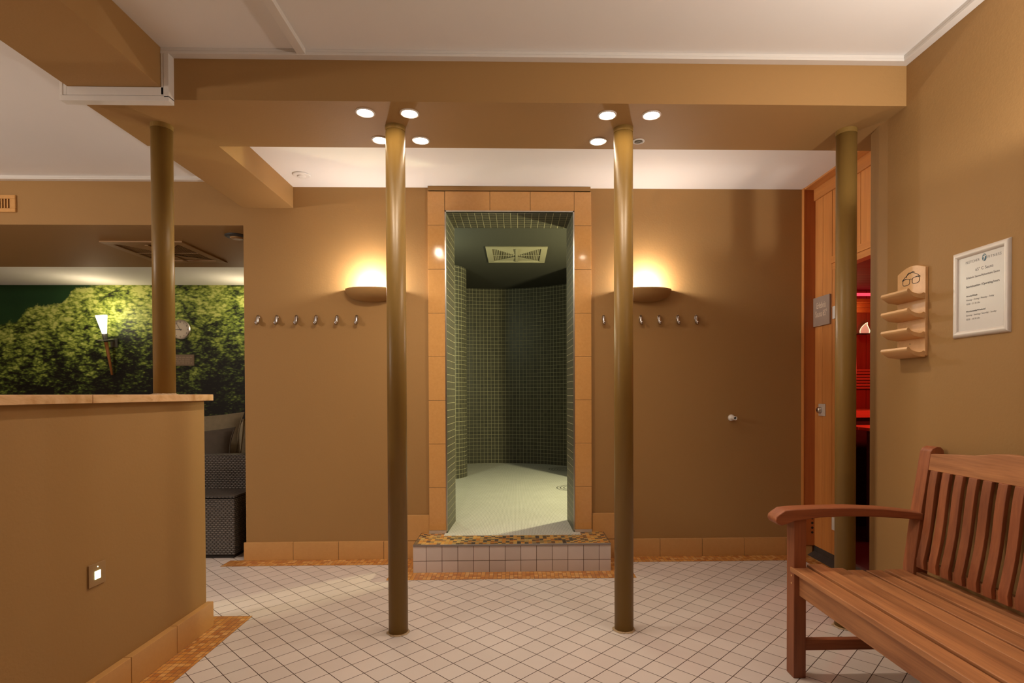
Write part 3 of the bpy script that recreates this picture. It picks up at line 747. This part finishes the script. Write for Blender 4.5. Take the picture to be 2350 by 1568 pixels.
# local x runs towards the camera, local y up
px0, px1, pz0, pz1 = -0.117, 0.112, -0.106, 0.094
b = MB().box(XSW - .014, XSW - .004, 3.627, 3.857 - .03, 1.592, 1.790); bd_ = b.build('board', M_slate, parent=o, bevel=0.001)
MB().box(XSW - .004, XSW, 3.66, 3.80, 1.62, 1.76).build('mount', M_dark, parent=o)
text('lettering', 'Erlebnis', .058, M_cream, bd_, (0.013, 0.012, .0142), 'CENTER', .62, bold=.0006)
text('lettering', 'Sauna 65°', .058, M_cream, bd_, (0.013, -0.045, .0142), 'CENTER', .62, bold=.0006)
# lock
o = thing('door_lock', 'round thumb-turn lock on a square plate on the sauna boards', 'lock', (XSW, 3.735, 1.018))
MB().box(XSW - .008, XSW, 3.690, 3.768, .978, 1.060).build('plate', M_silver, parent=o, bevel=0.002)
MB().lathe([(.021, .007), (.021, .024), (.017, .030), (.010, .033)], (XSW, 3.742, 1.018), (-1, 0, 0), 28).build('knob', M_metal, parent=o, smooth=True); kb_ = o.children[-1]
MB().lathe([(.004, .033), (.004, .0345)], (XSW, 3.742, 1.018), (-1, 0, 0), 12).build('keyhole', M_dark, parent=kb_)

# sauna interior
si = MB()
for k in range(22): si.box(2.12 + .1 * k, 2.217 + .1 * k, 5.20, 5.22, 0, 2.15)
struct(si.build('wall_sauna_back', M_sinz, bevel=.002))
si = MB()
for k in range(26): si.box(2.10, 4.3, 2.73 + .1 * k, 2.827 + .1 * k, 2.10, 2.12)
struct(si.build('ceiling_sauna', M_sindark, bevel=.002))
struct(MB().box(4.2, 4.22, 2.72, 5.22, 0, 2.15).box(2.09, 2.11, 3.85, 5.22, 0, 2.15).build('wall_sauna_side', M_sinz))
struct(MB().face([(2.10, 2.73, .001), (4.2, 2.73, .001), (4.2, 5.2, .001), (2.10, 5.2, .001)]).build('floor_sauna', plain('dark_sauna_floor', (0.06, 0.03, 0.03, 1), .5)))
tag(MB().tube([(2.15, 5.12, 2.052), (4.1, 5.12, 2.052)], .013, 12).build('light_strip', M_pink, loc=(3.0, 5.12, 2.05)), 'glowing pink tube light under the sauna ceiling', 'light strip')
tag(MB().box(2.15, 4.15, 5.06, 5.20, 1.965, 2.005).box(2.15, 4.15, 5.09, 5.20, 1.93, 1.965).box(2.15, 4.15, 5.12, 5.20, 1.885, 1.93).build('cornice_shelf', M_swy, loc=(3.0, 5.2, 1.95), bevel=.004), 'stepped wooden ledge below the pink tube light', 'ledge')
o = thing('flame_lamp', 'small flame-shaped lamp on the red sauna wall', 'lamp', (3.265, 5.20, 1.78))
fo = [(-.048, 0), (-.050, .02), (-.040, .045), (-.020, .07), (.002, .088), (.022, .100), (.020, .075), (.035, .045), (.045, .02), (.040, 0)]
ox, oz = 3.268, 1.695
MB().prism([(ox + a, oz + b) for a, b in fo], 1, 5.14, 5.15).build('shield', M_copper, parent=o)
MB().tube([(ox + a, 5.138, oz + b) for a, b in fo], .0022, 8).build('glow_edge', M_flameedge, parent=o, smooth=True)
MB().box(ox - .05, ox + .045, 5.145, 5.20, oz - .012, oz).build('bracket', M_anth, parent=o)
sb = thing('sauna_bench', 'slatted wooden sauna bench glowing red behind the doorway', 'sauna bench', (3.0, 4.9, 0))
for k in range(7): MB().box(2.2, 4.1, 5.13, 5.15, 1.172 + k * .0275, 1.192 + k * .0275).build('back_slat', M_sbench, parent=sb, bevel=.002)
for k in range(4): MB().box(2.2, 4.1, 4.62 + k * .13, 4.74 + k * .13, .955, .985).build('seat_board', M_sbench, parent=sb, bevel=.003)
MB().box(2.2, 4.1, 4.60, 4.62, .925, .985).build('front_rail', M_sbench, parent=sb, bevel=.003)
sb2 = thing('sauna_bench', 'lower dark-fronted sauna bench under the glowing upper bench', 'sauna bench', (3.0, 4.3, 0))
for k in range(3): MB().box(2.65, 4.1, 4.12 + k * .13, 4.24 + k * .13, .845, .870).build('seat_board', M_sbench, parent=sb2, bevel=.003)
MB().box(2.66, 4.1, 4.14, 4.16, 0, .845).build('front_panel', M_tar, parent=sb2)
MB().box(2.2, 4.1, 4.64, 4.66, 0, .925).build('front_panel', M_tar, parent=sb)

# ------------------------------------------------------------------ glasses rack on the right wall
rk = thing('glasses_rack', 'pale birch rack for spectacles with four curved shelves on the right wall', 'rack', (XR, 2.367, 1.286), (PI / 2, 0, -PI / 2))
ya, yb = 2.453, 2.283
pts = [(ya, 1.286), (ya, 1.658)]
for k in range(1, 12):
    f_ = k / 12; pts.append((ya + (yb - ya) * f_, 1.658 + .022 * math.sin(PI * f_) + 0.002 * f_))
pts += [(yb, 1.660), (yb, 1.292), (yb + .006, 1.286)]
rb_ = MB().prism(pts, 0, XR - .012, XR).build('back_board', M_ply, parent=rk, bevel=.0012)
for k in range(4):
    z0 = [1.527, 1.446, 1.364, 1.284][k]
    prof = [(XR - .012, z0), (XR - .055, z0 + .006), (XR - .074, z0 + .018), (XR - .0865, z0 + .026), (XR - .090, z0 + .034), (XR - .087, z0 + .042), (XR - .081, z0 + .043), (XR - .076, z0 + .037),
            (XR - .070, z0 + .030), (XR - .055, z0 + .024), (XR - .036, z0 + .020), (XR - .026, z0 + .022), (XR - .020, z0 + .027), (XR - .015, z0 + .026), (XR - .012, z0 + .022)]
    MB().prism(prof, 1, yb + .001, ya - .001).build('shelf', M_plyx, parent=rk, smooth=False, bevel=.001)
# spectacles drawing: local x from ya towards the camera, local y up
def inkline(pts2, r=.0012):
    w_ = [(XR - .0125, 2.367 - a, 1.286 + b_) for a, b_ in pts2]
    return MB().tube(w_, r, 6)
g_ = MB()
def add(m_):
    i = len(g_.v); g_.v += m_.v; g_.f += [tuple(q + i for q in f_) for f_ in m_.f]
def lens_(cx_, cz_, sx_):
    P_ = []
    for k in range(25):
        a = 2 * PI * k / 24; c_, s_ = math.cos(a), math.sin(a)
        P_.append((cx_ + sx_ * .0215 * math.copysign(abs(c_) ** .6, c_), cz_ + .0135 * math.copysign(abs(s_) ** .6, s_) - .0))
    return P_
add(inkline(lens_(-.030, .330, 1))); add(inkline(lens_(.028, .330, 1)))
add(inkline([(-.010, .337), (-.002, .341), (.007, .337)]))
add(inkline([(-.052, .342), (-.040, .352), (-.010, .366), (.012, .370), (.020, .366)]))
add(inkline([(.052, .342), (.040, .352), (.010, .366), (-.016, .368), (-.024, .362), (-.030, .350)]))
add(inkline([(-.054, .340), (-.051, .343), (-.030, .344)], .0018)); add(inkline([(.054, .340), (.051, .343), (.030, .344)], .0018))
g_.build('spectacles_drawing', M_ink, parent=rb_)
for sz_ in (1.650, 1.345): MB().lathe([(.0022, 0), (.0015, .002)], (XR - .012, 2.372, sz_), (-1, 0, 0), 10).build('screw', M_anth, parent=rb_)

# ------------------------------------------------------------------ notice frame on the right wall
nf = thing('framed_notice', 'silver-white snap frame holding the printed sauna opening hours', 'picture frame', (XR, 2.018, 1.509), (PI / 2, 0, -PI / 2))
HW, HH = .126, .164
ra = .0255
def rail(a, b, c, d):
    """one frame rail with rounded face between outer corners a,b and inner corners d,c in local coords"""
    m = MB(); N = 8; Wm = world_of(nf)
    for j, (o_, i_) in enumerate(((a, d), (b, c))):
        for k in range(N + 1):
            t_ = k / N; h = .003 + .009 * math.sin(PI * min(1, max(0, t_))) ** .6 * 1.0
            p = (o_[0] + (i_[0] - o_[0]) * t_, o_[1] + (i_[1] - o_[1]) * t_, h)
            m.v.append(Wm @ Vector(p))
    for k in range(N): m.f.append((k, k + 1, N + 1 + k + 1, N + 1 + k))
    # back edges
    n0 = len(m.v)
    m.v += [Wm @ Vector((a[0], a[1], 0)), Wm @ Vector((b[0], b[1], 0))]
    m.f.append((0, N + 1, n0 + 1, n0))
    return m
O = [(-HW, -HH), (HW, -HH), (HW, HH), (-HW, HH)]; I_ = [(-HW + ra, -HH + ra), (HW - ra, -HH + ra), (HW - ra, HH - ra), (-HW + ra, HH - ra)]
for k in range(4):
    k2 = (k + 1) % 4
    rail(O[k], O[k2], I_[k2], I_[k]).build('frame_rail', M_silver, parent=nf, smooth=True)
Wm = world_of(nf)
MB().face([Wm @ Vector((x, y, .0035)) for x, y in ((-HW + .02, -HH + .02), (HW - .02, -HH + .02), (HW - .02, HH - .02), (-HW + .02, HH - .02))]).build('paper', M_paper, parent=nf); nf_root = nf; pp_ = nf.children[-1]
MB().box(XR - .003, XR, 2.018 - HW + .002, 2.018 + HW - .002, 1.509 - HH + .002, 1.509 + HH - .002).build('back_board', M_anth, parent=nf)
Z0 = .0037; lx = -.072
text('printed_line', 'FLETCHER', 0.01325, M_ink2, pp_, (lx + .004, 0.1140, Z0), 'LEFT', .95, extr=.0001, spacing=1.12)
text('printed_line', 'FITNESS', 0.01325, M_ink2, pp_, (.030, 0.1140, Z0), 'LEFT', 1.0, extr=.0001, spacing=1.3)
lg = MB().prism([(2.018 - (.0165 + .0105 * math.cos(a) * .9), 1.509 + .1205 + .0135 * math.sin(a)) for a in [2 * PI * k / 28 for k in range(28)]], 0, XR - .0041, XR - .0037)
lg.build('logo_disc', M_blue, parent=pp_)
lgm = MB()
for q in ([(.003, .124), (.010, .1265), (.019, .1275), (.0185, .1245), (.013, .1235), (.0125, .1185), (.009, .1085), (.0065, .1085), (.0085, .1165), (.0095, .1225), (.004, .1215)],
          [(.004, .1295), (.010, .1315), (.0175, .1310), (.010, .1300)]):
    lgm.prism([(2.018 - a - .006, 1.509 + b_) for a, b_ in q], 0, XR - .0044, XR - .0042)
lgm.build('logo_figure', M_paper, parent=pp_)
text('printed_line', '65° C Sauna', 0.01590, M_ink2, pp_, (.016, 0.0785, Z0), 'CENTER', 1.0, extr=.0001)
text('printed_line', 'Erlebnis Sauna/Adventure Sauna', 0.01134, M_ink2, pp_, (lx + .007, 0.0555, Z0), 'LEFT', 1.0, extr=.0001, bold=.00012)
text('printed_line', 'Betriebszeiten / Operating hours', 0.01134, M_ink, pp_, (lx + .007, 0.0218, Z0), 'LEFT', .97, extr=.0001, bold=.0001)
text('printed_line', 'Woche/Week', 0.00901, M_ink, pp_, (lx + .007, -0.0128, Z0), 'LEFT', 1.0, extr=.0001, bold=.00012)
text('printed_line', 'Montag – Freitag / Monday - Friday', 0.00901, M_ink2, pp_, (lx + .007, -0.0276, Z0), 'LEFT', .97, extr=.0001)
text('printed_line', '10.00 – 21.30 Uhr', 0.00901, M_ink2, pp_, (lx + .007, -0.0429, Z0), 'LEFT', .97, extr=.0001)
text('printed_line', 'Wochenende/Weekend', 0.00901, M_ink, pp_, (lx + .007, -0.0705, Z0), 'LEFT', 1.0, extr=.0001, bold=.00012)
text('printed_line', 'Samstag - Sonntag / Saturday - Sunday', 0.00901, M_ink2, pp_, (lx + .007, -0.0853, Z0), 'LEFT', .97, extr=.0001)
text('printed_line', '10.00 – 20.30 Uhr', 0.00901, M_ink2, pp_, (lx + .007, -0.1006, Z0), 'LEFT', .97, extr=.0001)

# ------------------------------------------------------------------ garden bench
bn = thing('garden_bench', 'reddish hardwood slatted bench with curved arms along the right wall', 'bench', (1.35, 1.58, 0))
YE0, YE1 = 0.93, 2.23
def leg_f(y0, y1): return MB().box(1.097, 1.147, y0, y1, 0, .634)
fl_ = [leg_f(y0, y1).build('front_leg', M_bwz, parent=bn, bevel=.003) for y0, y1 in ((2.170, 2.230), (.93, .99))]
def leg_r(y0, y1):
    p = [(1.583, 0), (1.628, 0), (1.628, .35), (1.640, .44), (1.672, .65), (1.694, .80), (1.7035, .885), (1.700, .905), (1.688, .917), (1.672, .919), (1.655, .911), (1.646, .897), (1.608, .66), (1.578, .44), (1.575, .30)]
    return MB().prism(p, 1, y0, y1)
for y0, y1 in ((2.170, 2.230), (.93, .99)): leg_r(y0, y1).build('rear_leg', M_bwz, parent=bn, bevel=.003)
def arm(y0, y1):
    top = [(1.036, .655), (1.060, .671), (1.10, .675), (1.20, .6785), (1.33, .6795), (1.45, .674), (1.56, .6625), (1.615, .654)]
    bot = [(1.615, .626), (1.52, .636), (1.40, .643), (1.30, .6445), (1.20, .641), (1.147, .634), (1.097, .628), (1.065, .615), (1.045, .610), (1.028, .616), (1.020, .630), (1.024, .645)]
    return MB().prism(top + bot, 1, y0, y1)
for y0, y1 in ((2.163, 2.240), (.92, .997)): arm(y0, y1).build('armrest', M_bwx, parent=bn, bevel=.005, seg=3)
yoff = [2.192, 2.212, 2.200, 2.196, 2.200, 2.205]
sl = [(1.0915, 1.1570, .4400), (1.1700, 1.2340, .4425), (1.2480, 1.3110, .4300), (1.3260, 1.3900, .4225), (1.4060, 1.4690, .4200), (1.4850, 1.5600, .4215)]
for (xa, xb, zt_), ye in zip(sl, yoff):
    MB().box(xa, xb, 2 * 1.58 - ye, ye, zt_ - .020, zt_).build('seat_slat', M_bwy, parent=bn, bevel=.003)
MB().box(1.118, 1.140, .99, 2.170, .330, .4195).build('front_apron', M_bwy, parent=bn, bevel=.002)
MB().box(1.590, 1.615, .99, 2.170, .345, .4200).build('rear_apron', M_bwy, parent=bn, bevel=.002)
for y0, y1 in ((2.186, 2.214), (.946, .974)):
    MB().box(1.147, 1.583, y0, y1, .340, .398).build('side_rail', M_bwx, parent=bn, bevel=.002)
    MB().box(1.147, 1.583, y0, y1, .103, .145).build('stretcher', M_bwx, parent=bn, bevel=.002)
# top rail: wavy board tilted with the back
def back_x(z): return 1.5775 + (z - .443) * .1425
m = MB(); N = 44; i = 0
for k in range(N + 1):
    y = .99 + (2.170 - .99) * k / N; s_ = abs(y - 1.58)
    zt_ = .905
    if s_ < .24: zt_ = .925
    elif s_ < .44: zt_ = .925 - .022 * (0.5 - 0.5 * math.cos(PI * (s_ - .24) / .20))
    else: zt_ = .903 - .012 * ((s_ - .44) / .15)
    zb_ = .826
    for xx, zz_ in ((back_x(zb_) + .004, zb_), (back_x(zt_) + .004, zt_), (back_x(zt_) + .028, zt_), (back_x(zb_) + .028, zb_)): m.v.append(Vector((xx, y, zz_)))
for k in range(N):
    for q in range(4): m.f.append((4 * k + q, 4 * k + (q + 1) % 4, 4 * k + 4 + (q + 1) % 4, 4 * k + 4 + q))
m.f += [(0, 1, 2, 3), (4 * N + 3, 4 * N + 2, 4 * N + 1, 4 * N)]
m.build('top_rail', M_bwy, parent=bn, bevel=.003)
MB().box(1.590, 1.612, .99, 2.170, .440, .478).build('lower_back_rail', M_bwy, parent=bn, bevel=.002)
for k in range(19):
    yc = 2.128 - k * .0617
    if yc < 1.02: break
    m = MB(); NN = 12
    for j in range(NN + 1):
        z_ = .446 + (.828 - .446) * j / NN; t_ = j / NN
        xf = back_x(z_) - .010 + .016 * math.sin(PI * 2 * (t_ - .15)) * .22 + .008 * t_ + (.010 if j == 0 else 0)
        for xx, yy in ((xf, yc - .0185), (xf, yc + .0185), (xf + .016, yc + .0185), (xf + .016, yc - .0185)): m.v.append(Vector((xx, yy, z_)))
    for j in range(NN):
        for q in range(4): m.f.append((4 * j + q, 4 * j + (q + 1) % 4, 4 * j + 4 + (q + 1) % 4, 4 * j + 4 + q))
    m.f += [(0, 1, 2, 3), (4 * NN + 3, 4 * NN + 2, 4 * NN + 1, 4 * NN)]
    m.build('back_slat', M_bwz, parent=bn, bevel=.0025)
for pz_ in (.405, .375): MB().lathe([(.004, 0), (.003, .0012)], (1.097, 2.19, pz_), (-1, 0, 0), 12).build('wooden_plug', M_ply, parent=fl_[0])

# ------------------------------------------------------------------ lounge
wt = thing('wicker_table', 'low grey-brown wicker box table just behind the wall corner', 'side table', (-2.30, 4.0, 0))
MB().box(-2.62, -1.955, 3.880, 4.19, .025, .418).build('body', M_wicker, parent=wt, bevel=.008)
MB().box(-2.625, -1.950, 3.875, 4.193, .423, .436).build('table_top', M_wicker, parent=wt, bevel=.004)
MB().box(-2.60, -1.97, 3.90, 4.17, 0, .026).build('plinth', M_dark, parent=wt)
sf = thing('wicker_sofa', 'grey-brown wicker lounge sofa in front of the forest wallpaper', 'sofa', (-2.9, 4.9, 0))
MB().box(-3.7, -1.885, 4.20, 4.31, .03, .688).build('armrest', M_wicker, parent=sf, bevel=.012)
MB().box(-3.7, -1.975, 4.31, 5.25, .03, .36).build('base', M_wicker, parent=sf, bevel=.01)
MB().box(-1.975, -1.885, 4.31, 5.25, .03, .688).build('backrest', M_wicker, parent=sf, bevel=.012)
MB().box(-3.68, -1.98, 4.32, 5.23, .36, .48).build('seat_cushion', M_fabric2, parent=sf, bevel=.03, seg=3)
for fx_, fy_ in ((-3.62, 4.3), (-2.1, 4.3), (-3.62, 5.15), (-2.1, 5.15)):
    MB().box(fx_ - .03, fx_ + .03, fy_ - .03, fy_ + .03, 0, .03).build('foot', M_dark, parent=sf)
def pillow(w_, h_, t_, N=18):
    m = MB()
    for side in (1, -1):
        i = len(m.v)
        for a in range(N + 1):
            for b_ in range(N + 1):
                u_, v_ = 2 * a / N - 1, 2 * b_ / N - 1
                pin = 1 - .10 * (1 - u_ * u_) * abs(v_) ** 3; pin2 = 1 - .10 * (1 - v_ * v_) * abs(u_) ** 3
                th = t_ / 2 * ((1 - u_ ** 4) * (1 - v_ ** 4)) ** .5 * (1 + .05 * math.sin(5 * u_ + 3 * v_))
                m.v.append(Vector((u_ * w_ / 2 * pin2, side * th, v_ * h_ / 2 * pin)))
        for a in range(N):
            for b_ in range(N):
                q = i + a * (N + 1) + b_; m.f.append((q, q + 1, q + N + 2, q + N + 1))
    return m
def cushion(label, mat, w_, h_, t_, loc, rot, grp='scatter cushions on the wicker sofa'):
    m = pillow(w_, h_, t_); o = m.build('cushion', mat, smooth=True); o.location = loc; o.rotation_euler = rot
    ring = []
    for k in range(64):
        s_ = k / 16; e = int(s_) % 4; f_ = 2 * (s_ - int(s_)) - 1
        u_, v_ = ((f_, -1), (1, f_), (-f_, 1), (-1, -f_))[e]
        ring.append(Vector((u_ * w_ / 2 * (1 - .10 * (1 - v_ * v_) * abs(u_) ** 3), 0, v_ * h_ / 2 * (1 - .10 * (1 - u_ * u_) * abs(v_) ** 3))))
    ring.append(ring[0])
    wm = world_of(o)
    MB().tube([wm @ p for p in ring], .005, 8).build('piping', mat, parent=o, smooth=True)
    if 'button' in label:
        MB().lathe([(.016, 0), (.014, .006), (.006, .009)], wm @ Vector((0, t_ / 2 - .004, 0)), (wm.to_3x3() @ Vector((0, 1, 0))), 16).build('button', mat, parent=o, smooth=True)
    return tag(o, label, 'cushion', grp)
cushion('dark cushion leaning lowest and nearest, just above the wicker armrest', M_fabric2, .62, .33, .14, (-2.575, 4.485, .692), (math.radians(-20), -0.08, 0.04))
cushion('larger olive-grey cushion standing behind the dark one', M_fabric, .80, .44, .15, (-2.78, 4.88, .748), (math.radians(-14), -0.05, 0.0))
cushion('olive-grey cushion with a button, against the wall corner', M_fabric, .40, .44, .12, (-2.235, 4.745, .72), (math.radians(8), 0, math.radians(88)))

def torch(x, label):
    yb_, yt_ = 6.60, 6.44
    r = thing('wall_torch', label, 'wall lamp', (x, 6.65, 1.78), group='torch-shaped lamps on the forest wallpaper')
    def pt(t_): return Vector((x, yb_ + (yt_ - yb_) * t_, 1.375 + (2.045 - 1.375) * t_))
    ax = (pt(1) - pt(0)).normalized()
    MB().tube([pt(0), pt(.25), pt(.58)], [.012, .014, .020], 14).build('handle', M_teak, parent=r, smooth=True)
    MB().tube([pt(.56), pt(.60), pt(.70)], [.024, .026, .030], 14).build('socket', M_anth, parent=r, smooth=True)
    MB().lathe([(.03, 0), (.076, .004), (.076, .008), (.03, .012)], pt(.585), ax, 28).build('drip_disc', M_anth, parent=r)
    MB().tube([pt(.70), pt(.72), pt(1.0)], [.022, .025, .056], 24).build('glass_shade', M_torchglass, parent=r, smooth=False)
    MB().box(x - .04, x + .04, 6.635, 6.65, 1.70, 1.80).box(x - .012, x + .012, 6.49, 6.64, 1.765, 1.785).build('bracket', M_anth, parent=r)
    light('torch_light', 'POINT', (x, 6.34, 2.12), 6, (1.0, .80, .52), .05)
torch(-4.72, 'torch-shaped lamp with glowing white glass, left on the forest wallpaper')
torch(-3.05, 'torch-shaped lamp almost hidden behind the wall corner')
ck = thing('wall_clock', 'round metal clock with a cream dial, half behind the column', 'clock', (-3.93, 6.65, 1.905))
CC = Vector((-3.94, 6.65, 1.905)); R_ = .118
MB().lathe([(R_, 0), (R_, .035), (R_ - .008, .045), (R_ - .017, .045), (R_ - .018, .038)], CC, (0, -1, 0), 48, cap=False).build('rim', M_metal, parent=ck)
MB().lathe([(R_ - .012, .030), (R_ - .012, .034)], CC, (0, -1, 0), 48).build('dial', M_clockface, parent=ck); dl_ = ck.children[-1]
def hand(ang, L_, w_):
    d = Vector((math.sin(ang), 0, math.cos(ang))); n = Vector((d.z, 0, -d.x)); c = CC + Vector((0, -.0375, 0))
    return MB().prism([((c - d * .02 + n * w_).x, (c - d * .02 + n * w_).z), ((c - d * .02 - n * w_).x, (c - d * .02 - n * w_).z), ((c + d * L_ - n * w_ * .6).x, (c + d * L_ - n * w_ * .6).z), ((c + d * L_ + n * w_ * .6).x, (c + d * L_ + n * w_ * .6).z)], 1, CC.y - .038, CC.y - .0365)
hand(math.radians(-92), .058, .0028).build('hour_hand', M_ink, parent=ck)
hand(math.radians(-33), .082, .0020).build('minute_hand', M_ink, parent=ck)
for k in range(1, 13):
    a = 2 * PI * k / 12
    text('numeral', str(k), .020, M_ink, dl_, (-.01 + .085 * math.sin(a), -.0350, .085 * math.cos(a) - .007), 'CENTER', rot=(PI / 2, 0, 0), bold=.0004)
pq = thing('notice_sign', 'small brown notice plate with four pale lines below the clock', 'sign', (-3.93, 6.65, 1.545))
MB().box(-4.11, -3.797, 6.632, 6.65, 1.480, 1.612).build('board', plain('brown_notice', (0.20, 0.14, 0.09, 1), .4), parent=pq, bevel=.001)
for r_ in range(4):
    m = MB(); x_ = -4.09
    zl = 1.580 - r_ * .0225
    while x_ < -3.83 - (.03 if r_ in (1, 2) else 0):
        wl = random.uniform(.022, .06); wl = min(wl, -3.815 - x_)
        m.box(x_, x_ + wl, 6.6312, 6.632, zl - .0035, zl + .0035); x_ += wl + .009
    m.build('faint_line', plain('faint_print', (0.36, 0.27, 0.18, 1), .5), parent=pq)

# lettering becomes plain mesh objects
for o in [x for x in S.objects if x.type == 'FONT']:
    me = bpy.data.meshes.new_from_object(o); me.name = o.name
    n_ = bpy.data.objects.new(o.name + '_m', me); COL.objects.link(n_)
    n_.parent = o.parent; n_.matrix_basis = o.matrix_basis.copy()
    nm = o.name; bpy.data.objects.remove(o); n_.name = nm

# ------------------------------------------------------------------ lights
# out-of-view uplighter on the right wall, then the lounge fill
light('wall_uplight', 'SPOT', (1.60, 1.15, 1.93), 68, (1.0, .89, .78), .05, (PI, 0, 0), math.radians(176), 0.08)
light('lounge_fill', 'POINT', (-4.3, 1.3, 2.10), 140, (1.0, .86, .73), .12)  # added fill without a fixture, brightens the lounge ceiling from out of view
# steam room
light('steam_lamp', 'POINT', (-1.0, 5.3, 2.2), 30, (.93, 1.0, .66), .05)
light('steam_lamp', 'POINT', (1.38, 5.0, 1.75), 185, (1.0, .95, .52), .05)
# sauna
light('sauna_light', 'POINT', (3.0, 4.1, 1.35), 15, (1.0, .05, .03), .06)  # added red fill, unseen, set low to light the bench slats from the front
light('sauna_light', 'POINT', (3.1, 5.02, 1.86), 0.6, (1.0, .45, .2), .03)

wld = bpy.data.worlds.new('world'); S.world = wld; wld.use_nodes = True
wld.node_tree.nodes['Background'].inputs[0].default_value = (0.9, 0.7, 0.5, 1); wld.node_tree.nodes['Background'].inputs[1].default_value = 0.02
